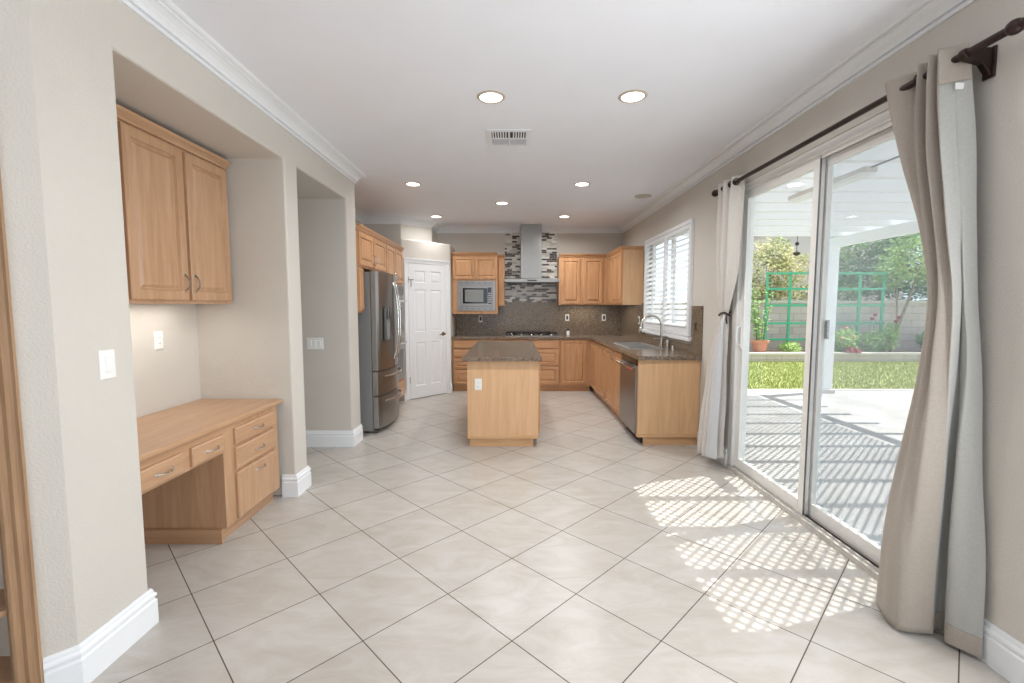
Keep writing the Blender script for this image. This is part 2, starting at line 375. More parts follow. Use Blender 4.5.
mb = MB(); fbox(mb, f45, -1.7, -0.092, 2.25, CE, -0.3, 0); fbox(mb, f45, -1.7, -1.1, 0, 2.25, -0.3, 0)
struct(mb.build('wall_left_angled', M['wall']))
struct(MB().box((-2.40, 1.50, 0), (-2.274, 3.5, CE)).build('wall_niche_back', M['wall']))
mb = MB().box((-3.4, 4.482, 0), (-2.25, 4.74, CE)).box((-3.4, 3.3, 2.442), (-2.25, 4.48, CE)).box((-3.4, 3.3, 0), (-2.4, 3.475, 2.442)).box((-3.4, 3.475, 0), (-3.3, 4.482, 2.442))
struct(mb.build('wall_hall', M['wall']))
struct(MB().box((-2.40, 4.74, 0), (-2.25, 7.9, CE)).build('wall_kitchen_left', M['wall']))
struct(MB().box((-2.4, YB, 0), (2.01, YB+0.12, CE)).build('wall_back', M['wall']))
struct(MB().prism([(-2.25, 6.70), (-1.61, 6.70), (-0.985, 7.35), (-0.985, YB), (-2.25, YB)], 0, 2.39).build('wall_pantry', M['wall'], bevel=0.012, seg=3))
struct(MB().prism([(-2.25, 7.02), (-1.69, 7.02), (-1.29, 7.42), (-1.29, YB), (-2.25, YB)], 2.39, CE).build('wall_pantry_upper', M['wall']))
# right wall with window and patio door openings
DY0, DY1, DZ = 2.02, 3.90, 2.40
WY0, WY1, WZ0, WZ1 = 4.80, 6.42, 1.09, 2.30
def wall_seg(mb, y0, y1, z0, z1): mb.box((XR, y0, z0), (XR+0.12, y1, z1))
mb = MB(); out = [(-2.7, 0), (DY0, 0), (DY0, DZ), (DY1, DZ), (DY1, 0), (8.0, 0), (8.0, CE), (-2.7, CE)]
mb.prism(out, XR, XR+0.12, lambda p, z: (z, p[0], p[1]))
wr = mb.build('wall_right', M['wall'])
struct(wr)
ct = MB().box((XR-0.1, WY0, WZ0), (XR+0.3, WY1, WZ1)).box((XR-0.1, 0.20, 0.4), (XR+0.3, 1.38, 2.3)).build('wall_cut', M['wall'])
bo = wr.modifiers.new('b', 'BOOLEAN'); bo.object = ct; bo.operation = 'DIFFERENCE'; bo.solver = 'EXACT'
bpy.context.view_layer.update(); dg = bpy.context.evaluated_depsgraph_get()
nm = bpy.data.meshes.new_from_object(wr.evaluated_get(dg)); wr.modifiers.clear(); wr.data = nm; bpy.data.objects.remove(ct)
# wall behind the camera with a wide window opening
mb = MB().box((-3.4, -2.7, 0), (-1.6, -2.6, CE)).box((1.6, -2.7, 0), (XR, -2.6, CE)).box((-1.6, -2.7, 0), (1.6, -2.6, 0.45)).box((-1.6, -2.7, 2.45), (1.6, -2.6, CE))
struct(mb.build('wall_front', M['wall']))
struct(MB().box((-3.4, -2.6, 0), (-3.3, 1.2, CE)).build('wall_family_left', M['wall']))
mb = MB().box((-3.3, 1.1, 0), (-2.70, 1.2, CE)); struct(mb.build('wall_family_back', M['wall']))
mb = MB()
for x in (-1.6, -0.03, 1.54): mb.box((x, -2.67, 0.45), (x+0.06, -2.62, 2.45))
mb.box((-1.6, -2.67, 0.45), (1.6, -2.62, 0.51)).box((-1.6, -2.67, 2.39), (1.6, -2.62, 2.45))
struct(mb.build('window_2', M['vinyl']))
mb = MB()
for y in (0.20, 0.76, 1.32): mb.box((XR+0.05, y, 0.4), (XR+0.09, y+0.06, 2.3))
mb.box((XR+0.05, 0.20, 0.4), (XR+0.09, 1.38, 0.46)).box((XR+0.05, 0.20, 2.24), (XR+0.09, 1.38, 2.3))
struct(mb.build('added_window_3', M['vinyl']))  # unseen window, added out of view to go with the side fill lamp

crown = [(0, 2.650), (0.012, 2.650), (0.014, 2.664), (0.005, 2.666), (0.005, 2.672), (0.020, 2.674), (0.026, 2.692), (0.040, 2.708), (0.058, 2.719), (0.072, 2.722), (0.072, 2.732), (0.066, 2.734), (0.084, 2.736), (0.094, 2.742), (0.098, CE), (0, CE)]
mb = MB(); sweep(mb, crown, [(-2.75, 0.435), (-1.6, 1.585), (-1.6, 4.74), (-2.25, 4.74), (-2.25, 7.02), (-1.69, 7.02), (-1.29, 7.42), (-1.29, YB), (XR, YB), (XR, -2.6)], 1)
struct(mb.build('trim_1', M['trim']))
bbp = [(0, 0), (0.018, 0), (0.018, 0.108), (0.012, 0.114), (0.012, 0.122), (0.018, 0.128), (0.017, 0.138), (0.010, 0.146), (0.009, 0.156), (0.005, 0.165), (0, 0.165)]
def baseboard(nm, path): struct(sweep(MB(), bbp, path, 1).build(nm, M['trim']))
baseboard('baseboard_left', [(-1.664, 1.521), (-1.6, 1.585), (-1.6, 1.917), (-2.285, 1.917)])
baseboard('baseboard_pier', [(-1.70, 3.285), (-1.6, 3.285), (-1.6, 3.475), (-2.3, 3.475)])
baseboard('baseboard_hall', [(-3.3, 4.48), (-1.6, 4.48), (-1.6, 4.74)])
baseboard('baseboard_right_near', [(XR, 1.99), (XR, -2.6)])
baseboard('baseboard_right_far', [(XR, 4.51), (XR, 3.905)])
fp = frame((-1.61, 6.70, 0), (0.70, -0.675, 0))
a = fp(0.0, 0); b_ = fp(0.035, 0); c_ = fp(0.865, 0); d_ = fp(0.898, 0)
baseboard('baseboard_pantry', [(a.x, a.y), (b_.x, b_.y)])
baseboard('baseboard_pantry_right', [(c_.x, c_.y), (d_.x, d_.y)])

def strip(loc, sx, sy, p):
    area('under_cabinet_lamp', loc, (0, 0, 0), sx, sy, p, (1.0, 0.95, 0.86))
strip((-2.12, 2.6, 1.418), 0.05, 0.9, 2.2)
strip((1.20, 7.70, 1.418), 0.5, 0.05, 1.6); strip((1.72, 7.1, 1.418), 0.05, 0.7, 1.4)
# ------------------------------------------------------------ small helpers for things
def pull(parent, fr, u, v, L=0.10, vert=True, mat=None, w=0.02, name='handle'):
    mb = MB(); pts = []
    for i in range(9):
        t = i/8.0; s = (t-0.5)*L; h = w+0.028*math.sin(PI*t)**0.7
        pts.append(fr(u, v+s, h) if vert else fr(u+s, v, h))
    mb.tube(pts, [0.0055, 0.0045, 0.004, 0.004, 0.0045, 0.004, 0.004, 0.0045, 0.0055], 7)
    for s in (-L/2, L/2):
        p = fr(u, v+s, w-0.002) if vert else fr(u+s, v, w-0.002)
        mb.lathe([(0.009, 0), (0.009, 0.003), (0.005, 0.006)], p, fr.n, 8)
    o = mb.build(name, mat or M['nickel'], parent, smooth=True)
    return o
def panel_door(parent, fr, u0, u1, v0, v1, mat, name='door', fw=0.055, handle=None, w0=0.0, raised=True, hmat=None):
    g = 0.0
    if raised:
        r = [(u0, v0, u1, v1, w0), (u0, v0, u1, v1, w0+0.016), (u0+0.004, v0+0.004, u1-0.004, v1-0.004, w0+0.020)]
        f = min(fw, (u1-u0)*0.24, (v1-v0)*0.26)
        for d, h in ((f-0.006, 0.020), (f, 0.007), (f+0.007, 0.006), (f+0.026, 0.018)):
            r.append((u0+d, v0+d, u1-d, v1-d, w0+h))
    else:
        r = [(u0, v0, u1, v1, w0), (u0, v0, u1, v1, w0+0.014), (u0+0.008, v0+0.008, u1-0.008, v1-0.008, w0+0.020)]
    o = MB().rings(fr, r).build(name, mat, parent)
    if handle:
        pull(o, fr, handle[0], handle[1], vert=handle[2], w=w0+0.02, mat=hmat)
    return o
def crown_piece(parent, fr, u0, u1, v, mat, depth, ends=(True, True)):
    """stained crown on top of a cabinet front, with returns"""
    prof = [(0.0, v), (0.012, v), (0.016, v+0.012), (0.030, v+0.026), (0.040, v+0.034), (0.046, v+0.05), (0, v+0.05)]
    pts = []
    def xy(u, w): p = fr(u, 0, w); return (p.x, p.y)
    path = []
    if ends[0]: path.append(xy(u0, -depth))
    path += [xy(u0, 0.0), xy(u1, 0.0)]
    if ends[1]: path.append(xy(u1, -depth))
    mb = MB(); sweep(mb, prof, path, 1)
    fbox(mb, fr, u0, u1, v, v+0.012, -depth, 0)
    return mb.build('crown', mat, parent)
def carcass(parent, fr, u0, u1, v0, v1, depth, mat, name='body', bev=0.002):
    mb = MB(); fbox(mb, fr, u0, u1, v0, v1, -depth, 0)
    return mb.build(name, mat, parent, bevel=bev)
def wall_plate(name, label, fr, u, v, kind, group=None, mat=None, gangs=1):
    ww = 0.070+0.046*(gangs-1); hh = 0.115
    p = fr(u, v, 0); t = thing(name, label, 'switch' if 'switch' in kind else 'outlet', p, group)
    MB().rings(fr, [(u-ww/2, v-hh/2, u+ww/2, v+hh/2, 0.0), (u-ww/2, v-hh/2, u+ww/2, v+hh/2, 0.003), (u-ww/2+0.004, v-hh/2+0.004, u+ww/2-0.004, v+hh/2-0.004, 0.006)]).build('cover_plate', mat or M['white'], t)
    for g in range(gangs):
        c = u+(g-(gangs-1)/2)*0.046
        if kind == 'switch':
            MB().rings(fr, [(c-0.016, v-0.033, c+0.016, v+0.033, 0.005), (c-0.016, v-0.033, c+0.016, v+0.033, 0.007), (c-0.013, v-0.030, c+0.013, v+0.030, 0.010)]).build('rocker', M['white'], t)
        elif kind == 'dark_outlet':
            MB().rings(fr, [(c-0.016, v-0.033, c+0.016, v+0.033, 0.005), (c-0.016, v-0.033, c+0.016, v+0.033, 0.009)]).build('receptacle', M['black'], t)
        else:
            for dv in (-0.02, 0.02):
                rc = MB().rings(fr, [(c-0.015, v+dv-0.014, c+0.015, v+dv+0.014, 0.005), (c-0.015, v+dv-0.014, c+0.015, v+dv+0.014, 0.008)]).build('receptacle', M['white'], t)
                mb = MB()
                for du in (-0.006, 0.006): fbox(mb, fr, c+du-0.001, c+du+0.001, v+dv-0.004, v+dv+0.005, 0.0075, 0.0086)
                mb.build('slots', M['black'], rc)
    return t

# ------------------------------------------------------------ patio door (structure)
dr = bpy.data.objects.new('door_2', None); COL.objects.link(dr); dr.location = (1.95, (DY0+DY1)/2, 0); struct(dr)
fd = frame((0, 0, 0), (-1, 0, 0))    # u = -y
def dbox(mb, y0, y1, z0, z1, x0, x1): return mb.box((x0, y0, z0), (x1, y1, z1))
mb = MB()
dbox(mb, DY0, DY0+0.045, 0.02, DZ, 1.90, 2.02); dbox(mb, DY1-0.045, DY1, 0.02, DZ, 1.90, 2.02); dbox(mb, DY0, DY1, DZ-0.05, DZ, 1.90, 2.02)
dbox(mb, DY0, DY1, DZ-0.075, DZ-0.05, 1.925, 1.935); dbox(mb, DY0, DY1, DZ-0.075, DZ-0.05, 1.965, 1.975)
mb.build('door_frame', M['vinyl'], dr, bevel=0.003)
mb = MB(); dbox(mb, DY0, DY1, -0.02, 0.016, 1.88, 2.03)
for x in (1.885, 1.925, 1.967, 2.01): dbox(mb, DY0, DY1, 0.016, 0.030, x, x+0.006)
mb.build('track', paint('track_aluminium', (196, 192, 186), 0.4), dr)
mb = MB(); dbox(mb, DY0, 2.93, 0.015, 0.019, 1.931, 1.966); dbox(mb, DY0, 2.93, DZ-0.052, DZ-0.0505, 1.936, 1.964); mb.build('track_channel', M['black'], dr)
YM = 2.955
def sash(y0, y1, xc, nm):
    mb = MB(); sw = 0.062; z0, z1 = 0.03, DZ-0.055; x0, x1 = xc-0.017, xc+0.017
    o = MB().rings(lambda u, v, h: Vector((xc+0.017-h, u, v)), [(y0, z0, y1, z1, 0.0), (y0, z0, y1, z1, 0.034), (y0+sw, z0+sw+0.02, y1-sw, z1-sw, 0.034), (y0+sw+0.006, z0+sw+0.026, y1-sw-0.006, z1-sw-0.006, 0.022)])
    # make a real ring frame
    mb.box((x0, y0, z0), (x1, y0+sw, z1)).box((x0, y1-sw, z0), (x1, y1, z1)).box((x0, y0+sw, z0), (x1, y1-sw, z0+sw+0.02)).box((x0, y0+sw, z1-sw), (x1, y1-sw, z1))
    s = mb.build(nm, M['vinyl'], dr, bevel=0.003)
    MB().box((xc-0.004, y0+sw, z0+sw+0.02), (xc+0.004, y1-sw, z1-sw)).build('pane', M['glass'], s)
    return s
s1 = sash(YM-0.035, DY1-0.045, 1.945, 'sliding_sash'); s2 = sash(DY0+0.045, YM+0.01, 1.985, 'fixed_sash')
# interlock edge, latch, handle
MB().box((1.925, YM-0.045, 0.03), (1.930, YM-0.034, DZ-0.055)).build('interlock', M['dsteel'], s1)
MB().box((1.995, YM-0.075, 1.20), (2.012, YM-0.045, 1.32)).build('latch', M['nickel'], s2, bevel=0.003)
mb = MB().box((1.917, 3.80, 1.05), (1.929, 3.835, 1.27)); hnd = mb.build('handle', M['white'], s1, bevel=0.004)
MB().tube([(1.918, 3.817, 1.08), (1.885, 3.81, 1.09), (1.880, 3.805, 1.16), (1.885, 3.81, 1.23), (1.918, 3.817, 1.24)], 0.008, 8).build('grip', M['white'], hnd, smooth=True)
mb = MB().box((2.030, DY0+0.03, 0.03), (2.034, YM+0.03, DZ-0.05)); 
sc = thing('screen_door', 'grey mesh insect screen sliding over the nearer patio door glass', 'screen door', (2.032, 2.5, 0.02))
mb.build('mesh', M['screen'], sc)
mb = MB(); x0, x1 = 2.024, 2.040; y0, y1 = DY0+0.02, YM+0.05
mb.box((x0, y0, 0.02), (x1, y0+0.035, DZ-0.04)).box((x0, y1-0.035, 0.02), (x1, y1, DZ-0.04)).box((x0, y0, 0.02), (x1, y1, 0.075)).box((x0, y0, DZ-0.075), (x1, y1, DZ-0.04))
mb.build('frame', M['vinyl'], sc)

# ------------------------------------------------------------ kitchen window + shutters
fw_ = frame((XR, 0, 0), (-1, 0, 0))    # u=-y
wn = bpy.data.objects.new('window_1', None); COL.objects.link(wn); wn.location = (XR+0.06, (WY0+WY1)/2, WZ0); struct(wn)
mb = MB(); x0, x1 = XR+0.06, XR+0.10
for (y0, y1) in ((WY0, WY0+0.05), (WY1-0.05, WY1), ((WY0+WY1)/2-0.03, (WY0+WY1)/2+0.03)): mb.box((x0, y0, WZ0), (x1, y1, WZ1))
mb.box((x0, WY0, WZ0), (x1, WY1, WZ0+0.05)).box((x0, WY0, WZ1-0.05), (x1, WY1, WZ1))
mb.build('window_frame', M['vinyl'], wn)
MB().box((XR+0.078, WY0+0.04, WZ0+0.04), (XR+0.084, WY1-0.04, WZ1-0.04)).build('pane', M['glass'], wn)
MB().box((XR-0.045, WY0-0.05, WZ0-0.05), (XR+0.06, WY1+0.05, WZ0-0.005)).build('window_sill', M['trim'], wn, bevel=0.004)
sh = thing('window_shutter', 'white plantation shutters with open louvres over the sink window', 'shutter', (XR, (WY0+WY1)/2, WZ0))
mb = MB(); xa, xb = XR-0.035, XR+0.02; fwid = 0.05
mb.box((xa, WY0-0.012, WZ0), (xb, WY0+0.025, WZ1+0.015)).box((xa, WY1-0.025, WZ0), (xb, WY1+0.012, WZ1+0.015)).box((xa, WY0+0.025, WZ1-0.025), (xb, WY1-0.025, WZ1+0.015)).box((xa, WY0+0.025, WZ0), (xb, WY1-0.025, WZ0+0.025))
mb.build('frame', M['trim'], sh, bevel=0.003)
mid = (WY0+WY1)/2
for (y0, y1) in ((WY0+0.027, mid-0.002), (mid+0.002, WY1-0.027)):
    mb = MB(); st = 0.040; z0, z1 = WZ0+0.027, WZ1-0.027; p0, p1 = XR-0.028, XR+0.0
    mb.box((p0, y0, z0), (p1, y0+st, z1)).box((p0, y1-st, z0), (p1, y1, z1)).box((p0, y0+st, z0), (p1, y1-st, z0+0.07)).box((p0, y0+st, z1-0.045), (p1, y1-st, z1))
    pn = mb.build('shutter_panel', M['trim'], sh, bevel=0.002)
    mb = MB(); nl = 17; zz0 = z0+0.07; zz1 = z1-0.045; pitch = (zz1-zz0)/nl; ang = math.radians(36)
    for k in range(nl):
        zc = zz0+pitch*(k+0.5); hw = 0.040; th = 0.0045
        pr = []
        for j in range(12):
            t = 2*PI*j/12; a_ = hw*math.cos(t); b2 = th*math.sin(t)
            pr.append((XR-0.014+a_*math.cos(ang)+b2*math.sin(ang), zc-a_*math.sin(ang)*-1+b2*math.cos(ang)))
        mb.prism([(q[0], q[1]) for q in pr], y0+st+0.001, y1-st-0.001, lambda p, z: (p[0], z, p[1]))
    mb.build('louvres', M['trim'], pn, smooth=True)
    yc = (y0+y1)/2; MB().box((XR-0.052, yc-0.006, zz0+0.03), (XR-0.044, yc+0.006, zz1-0.02)).build('tilt_rod', M['trim'], pn)

# ------------------------------------------------------------ pantry door
pd = bpy.data.objects.new('door_1', None); COL.objects.link(pd); pd.location = fp(0.45, 0, 0); struct(pd)
U0, U1, DT = 0.105, 0.795, 2.04
mb = MB()
def casing(mb, fr, u0, u1, top, wd=0.07):
    for (a1, a2) in ((u0-wd, u0), (u1, u1+wd)):
        fbox(mb, fr, a1, a2, 0, top, 0, 0.014)
        fbox(mb, fr, a1 if a1 < u0 else a2-0.02, a1+0.02 if a1 < u0 else a2, 0, top, 0.014, 0.022)
    fbox(mb, fr, u0-wd, u1+wd, top, top+wd, 0, 0.014); fbox(mb, fr, u0-wd, u1+wd, top+wd-0.02, top+wd, 0.014, 0.022)
casing(mb, fp, U0-0.004, U1+0.004, DT+0.006); mb.build('door_casing', M['trim'], pd, bevel=0.003)
mb = MB(); w_ = U1-U0; st = 0.105; pw = (w_-3*st+0.02)/2
us = [U0+st-0.005, U0+2*st+pw-0.015]; rows = [(0.20, 0.86), (1.02, 1.66), (1.76, 1.94)]
base, face, dp = 0.0, 0.012, 0.006
# slab pieces around the panels
cols = [U0, us[0], us[0]+pw, us[1], us[1]+pw, U1]; zr = [0.012, 0.20, 0.86, 1.02, 1.66, 1.76, 1.94, DT]
for i in range(5):
    for j in range(7):
        if i in (1, 3) and j in (1, 3, 5): continue
        fbox(mb, fp, cols[i], cols[i+1], zr[j], zr[j+1], base, face)
for u in us:
    for (z0, z1) in rows:
        mb.rings(fp, [(u, z0, u+pw, z1, 0.001), (u, z0, u+pw, z1, face), (u+0.012, z0+0.012, u+pw-0.012, z1-0.012, 0.003), (u+0.02, z0+0.02, u+pw-0.02, z1-0.02, 0.003), (u+0.045, z0+0.045, u+pw-0.045, z1-0.045, 0.009)])
lf = mb.build('door_leaf', M['trim'], pd)
mb = MB(); c = fp(U1-0.065, 0.97, face); mb.lathe([(0.032, 0), (0.030, 0.006), (0.012, 0.012), (0.010, 0.04), (0.018, 0.045), (0.012, 0.055)], c, fp.n, 16)
mb.tube([fp(U1-0.065, 0.97, face+0.048), fp(U1-0.11, 0.975, face+0.05), fp(U1-0.165, 0.962, face+0.046)], [0.010, 0.008, 0.007], 8)
mb.build('door_handle', M['brass'], lf, smooth=True)
mb = MB()
for z in (0.25, 1.75): mb.tube([fp(U0-0.004, z, face+0.004), fp(U0-0.004, z+0.09, face+0.004)], 0.006, 8)
mb.build('hinge', M['nickel'], lf)
mb = MB(); mb.tube([fp(U0-0.02, 1.80, 0.03), fp(U0+0.08, 1.80, 0.03)], 0.006, 6); mb.tube([fp(U0+0.035, 1.80, 0.025), fp(U0+0.035, 1.70, 0.025)], 0.005, 6)
tag(mb.build('door_hook', M['nickel'], None), 'small grey hook latch near top left of the white pantry door', 'latch')

# ------------------------------------------------------------ bookcase at far left
bk = thing('built_in_bookcase', 'wooden built-in shelf unit with moulded casing at left frame edge', 'bookcase', f45(-0.6, 0, 0))
mb = MB()
prof = [(0, 0), (0, 0.018), (0.008, 0.022), (0.016, 0.016), (0.024, 0.016), (0.034, 0.024), (0.044, 0.016), (0.052, 0.018), (0.060, 0.024), (0.066, 0.018), (0.066, 0)]
for us_ in (-0.158, -1.10):
    vs = [f45(us_+p[0], 0, p[1]) for p in prof]+[f45(us_+p[0], 2.25, p[1]) for p in prof]; k = len(prof)
    mb.add(vs, [tuple(range(k)), tuple(range(k, 2*k))[::-1]]+[(i, (i+1) % k, k+(i+1) % k, k+i) for i in range(k)])
fbox(mb, f45, -1.10, -0.092, 2.18, 2.25, 0, 0.022)
mb.build('casing', M['casing'], bk)
mb = MB(); fbox(mb, f45, -0.165, -0.150, 0, 2.18, -0.28, -0.002); fbox(mb, f45, -1.09, -1.075, 0, 2.18, -0.28, -0.002)
mb.build('side_panel', M['casing'], bk)
mb = MB(); fbox(mb, f45, -1.09, -0.15, 0.0, 2.18, -0.29, -0.28); mb.build('back_panel', M['casing'], bk)
for z in (0.10, 0.36, 0.80, 1.25, 1.7):
    mb = MB(); fbox(mb, f45, -1.075, -0.165, z, z+0.02, -0.279, -0.004); mb.build('shelf', M['woodx'], bk)

# ------------------------------------------------------------ desk niche
fl = frame((-1.70, 0, 0), (1, 0, 0))      # u = +y, face plane x=-1.70
dk = thing('built_in_desk', 'maple built-in desk with kneehole and drawers in wall niche', 'desk', (-1.98, 2.6, 0))
mb = MB().box((-2.273, 1.91, 0.705), (-1.678, 3.279, 0.735)); mb.build('desktop', M['woody'], dk, bevel=0.006, seg=3)
mb = MB().box((-2.273, 2.62, 0.085), (-1.70, 3.24, 0.705)); mb.build('pedestal', M['woodz'], dk, bevel=0.002)
mb = MB().box((-2.273, 2.64, 0.0), (-1.745, 3.23, 0.085)); mb.build('kick_rail', M['woody'], dk)
mb = MB().box((-2.273, 1.91, 0.545), (-1.70, 2.62, 0.705)); mb.build('apron', M['woody'], dk, bevel=0.002)
mb = MB().box((-2.273, 1.91, 0.0), (-1.70, 1.955, 0.545)); mb.build('side_panel', M['woodz'], dk)
mb = MB().box((-2.20, 2.60, 0.0), (-1.72, 2.619, 0.085)); mb.build('plinth_strip', M['woodx'], dk)
for (a1, a2, b1, b2) in ((1.975, 2.275, 0.56, 0.662), (2.345, 2.665-0.055, 0.56, 0.662), (2.72, 3.17, 0.565, 0.668), (2.72, 3.17, 0.41, 0.547), (2.72, 3.17, 0.10, 0.39)):
    a2 = a2 if a2 > 2.0 else a2
    hv = (b1+b2)/2 if b2-b1 < 0.2 else b2-0.05
    panel_door(dk, fl, a1, a2, b1, b2, M['woody'] if b2-b1 < .2 else M['woodz'], 'drawer', raised=False, handle=((a1+a2)/2+0.02, hv, False), hmat=M['chrome'])
uc = thing('wall_cabinet', 'maple wall cabinet with raised doors above the built-in desk', 'cabinet', (-2.14, 2.6, 1.424))
fu = frame((-2.005, 0, 0), (1, 0, 0))
carcass(uc, fu, 1.91, 3.262, 1.424, 2.36, 0.266, M['woodz'])
for (a1, a2, hs) in ((1.935, 2.37, -1), (2.39, 2.815, 1), (2.845, 3.245, -1)):
    panel_door(uc, fu, a1, a2, 1.445, 2.345, M['woodz'], 'door', fw=0.06, handle=((a2-0.03) if hs > 0 else (a1+0.03), 1.55, True), hmat=M['nickel'])
crown_piece(uc, fu, 1.915, 3.262, 2.36, M['woody'], 0.262, (False, False))
wall_plate('light_switch', 'white single rocker switch on near left wall', frame((XL, 0, 0), (1, 0, 0)), 1.785, 1.18, 'switch')
wall_plate('wall_switch', 'white three gang switch plate on the hall recess wall', frame((0, 4.48, 0), (0, -1, 0)), -1.946, 1.04, 'switch', gangs=3)
wall_plate('wall_outlet', 'white outlet on niche wall between desk and cabinet', frame((-2.274, 0, 0), (1, 0, 0)), 2.918, 1.19, 'outlet')

# ------------------------------------------------------------ fridge wall
fk = frame((-1.60, 0, 0), (1, 0, 0))
t = thing('wall_cabinet', 'narrow maple wall cabinet half hidden behind the hall pier', 'cabinet', (-1.9, 4.82, 1.36))
carcass(t, fk, 4.75, 4.895, 1.34, 1.818, 0.62, M['kz']); panel_door(t, fk, 4.76, 4.885, 1.36, 1.80, M['kz'])
t = thing('wall_cabinet', 'maple cabinet with two doors directly above the refrigerator', 'cabinet', (-1.9, 5.3, 1.84))
carcass(t, fk, 4.75, 5.79, 1.82, 2.20, 0.62, M['kz'])
panel_door(t, fk, 4.775, 5.255, 1.84, 2.185, M['kz'], handle=(5.225, 1.93, True)); panel_door(t, fk, 5.285, 5.775, 1.84, 2.185, M['kz'], handle=(5.315, 1.93, True))
crown_piece(t, fk, 4.75, 5.79, 2.20, M['ky'], 0.6, (False, False))
ov = thing('oven_cabinet', 'tall maple oven cabinet between refrigerator and pantry door', 'cabinet', (-1.9, 6.22, 0))
mb = MB(); fbox(mb, fk, 5.795, 6.68, 0.10, 0.36, -0.62, 0); fbox(mb, fk, 5.795, 6.68, 1.70, 2.20, -0.62, 0)
fbox(mb, fk, 5.795, 5.86, 0.36, 1.70, -0.62, 0); fbox(mb, fk, 6.62, 6.68, 0.36, 1.70, -0.62, 0); fbox(mb, fk, 5.86, 6.62, 0.36, 1.70, -0.62, -0.60)
mb.build('body', M['kz'], ov, bevel=0.002)
mb = MB(); fbox(mb, fk, 5.795, 6.68, 0.0, 0.10, -0.6, -0.06); mb.build('kick', M['ky'], ov)
panel_door(ov, fk, 5.815, 6.225, 1.73, 2.185, M['kz'], handle=(6.20, 1.80, True)); panel_door(ov, fk, 6.245, 6.66, 1.73, 2.185, M['kz'], handle=(6.27, 1.80, True))
panel_door(ov, fk, 5.815, 6.66, 0.12, 0.34, M['ky'], 'drawer', raised=False, handle=(6.24, 0.24, False))
crown_piece(ov, fk, 5.795, 6.68, 2.20, M['ky'], 0.6, (False, False))
dov = thing('double_oven', 'stainless double wall oven set in the tall maple cabinet', 'oven', (-1.8, 6.24, 0.365))
mb = MB(); fbox(mb, fk, 5.865, 6.615, 0.365, 1.695, -0.55, 0.004); mb.build('body', M['steel'], dov)
mb = MB(); fbox(mb, fk, 5.865, 6.615, 1.56, 1.695, 0.004, 0.028); cp = mb.build('control_panel', M['bglass'], dov, bevel=0.003)
mb = MB(); fbox(mb, fk, 6.15, 6.33, 1.60, 1.655, 0.028, 0.030); mb.build('display', M['lcd'], cp)
for (z0, z1) in ((0.98, 1.54), (0.39, 0.95)):
    mb = MB(); fbox(mb, fk, 5.87, 6.61, z0, z1, 0.004, 0.030); dd = mb.build('oven_door', M['steel'], dov, bevel=0.003)
    mb = MB(); fbox(mb, fk, 5.96, 6.52, z0+0.08, z1-0.15, 0.030, 0.032); mb.build('oven_window', M['bglass'], dd)
    mb = MB(); mb.tube([fk(5.92, z1-0.06, 0.075), fk(6.56, z1-0.06, 0.075)], 0.013, 10)
    for u in (5.96, 6.52): mb.tube([fk(u, z1-0.06, 0.03), fk(u, z1-0.06, 0.075)], 0.008, 8)
    mb.build('handle', M['chrome'], dd, smooth=True)
# refrigerator
fg = thing('refrigerator', 'stainless french door refrigerator with water dispenser and two freezer drawers', 'refrigerator', (-1.83, 5.33, 0))
F0, F1 = 4.925, 5.765
MB().box((-2.22, F0+0.005, 0.03), (-1.53, F1-0.005, 1.775)).build('body', M['sideg'], fg, bevel=0.006)
mb = MB()
for y in (F0+0.07, F1-0.07):
    for x in (-1.55, -2.10): MB().box((x-0.05, y-0.03, 0.0), (x+0.05, y+0.03, 0.035)).build('foot', M['dsteel'], fg)
def bulge(y): t_ = (y-F0)/(F1-F0); return -1.455+0.062*(1-(2*t_-1)**2)
def curved_front(name, y0, y1, z0, z1, mat, par):
    mb = MB(); n = 14; ys = [y0+(y1-y0)*i/n for i in range(n+1)]
    poly = [(-1.525, y1), (-1.525, y0)]+[(bulge(y)-(0.012 if i in (0, n) else 0), y) for i, y in enumerate(ys)]
    mb.prism(poly, z0, z1); return mb.build(name, mat, par, bevel=0.004)
ymid = (F0+F1)/2
dl = curved_front('door', F0, ymid-0.003, 0.70, 1.785, M['steel'], fg)
dr2 = curved_front('door', ymid+0.003, F1, 0.70, 1.785, M['steel'], fg)
w1 = curved_front('freezer_drawer', F0, F1, 0.425, 0.69, M['steel'], fg)
w2 = curved_front('freezer_drawer', F0, F1, 0.06, 0.415, M['steel'], fg)
for (par, y) in ((dl, ymid-0.045), (dr2, ymid+0.045)):
    xx = bulge(y); mb = MB(); pts = []
    for i in range(13):
        t_ = i/12; pts.append((xx+0.012+0.058*math.sin(PI*t_)**0.55, y, 0.80+0.88*t_))
    mb.tube(pts, 0.014, 10); mb.build('handle', M['chrome'], par, smooth=True)
for (par, z) in ((w1, 0.63), (w2, 0.355)):
    mb = MB(); pts = []
    for i in range(13):
        t_ = i/12; y = F0+0.10+(F1-F0-0.20)*t_; pts.append((bulge(y)+0.008+0.045*math.sin(PI*t_)**0.5, y, z))
    mb.tube(pts, 0.012, 10); mb.build('handle', M['chrome'], par, smooth=True)
yd0, yd1 = F0+0.11, F0+0.29; xd = bulge(yd1)+0.001
mb = MB().box((xd-0.02, yd0, 1.02), (xd+0.004, yd1, 1.40)); ds = mb.build('dispenser', M['dsteel'], dl, bevel=0.004)
MB().box((xd+0.004, yd0+0.015, 1.27), (xd+0.007, yd1-0.015, 1.385)).build('dispenser_panel', M['bglass'], ds)
MB().box((xd+0.004, yd0+0.03, 1.04), (xd+0.006, yd1-0.03, 1.25)).build('dispenser_recess', M['sideg'], ds)

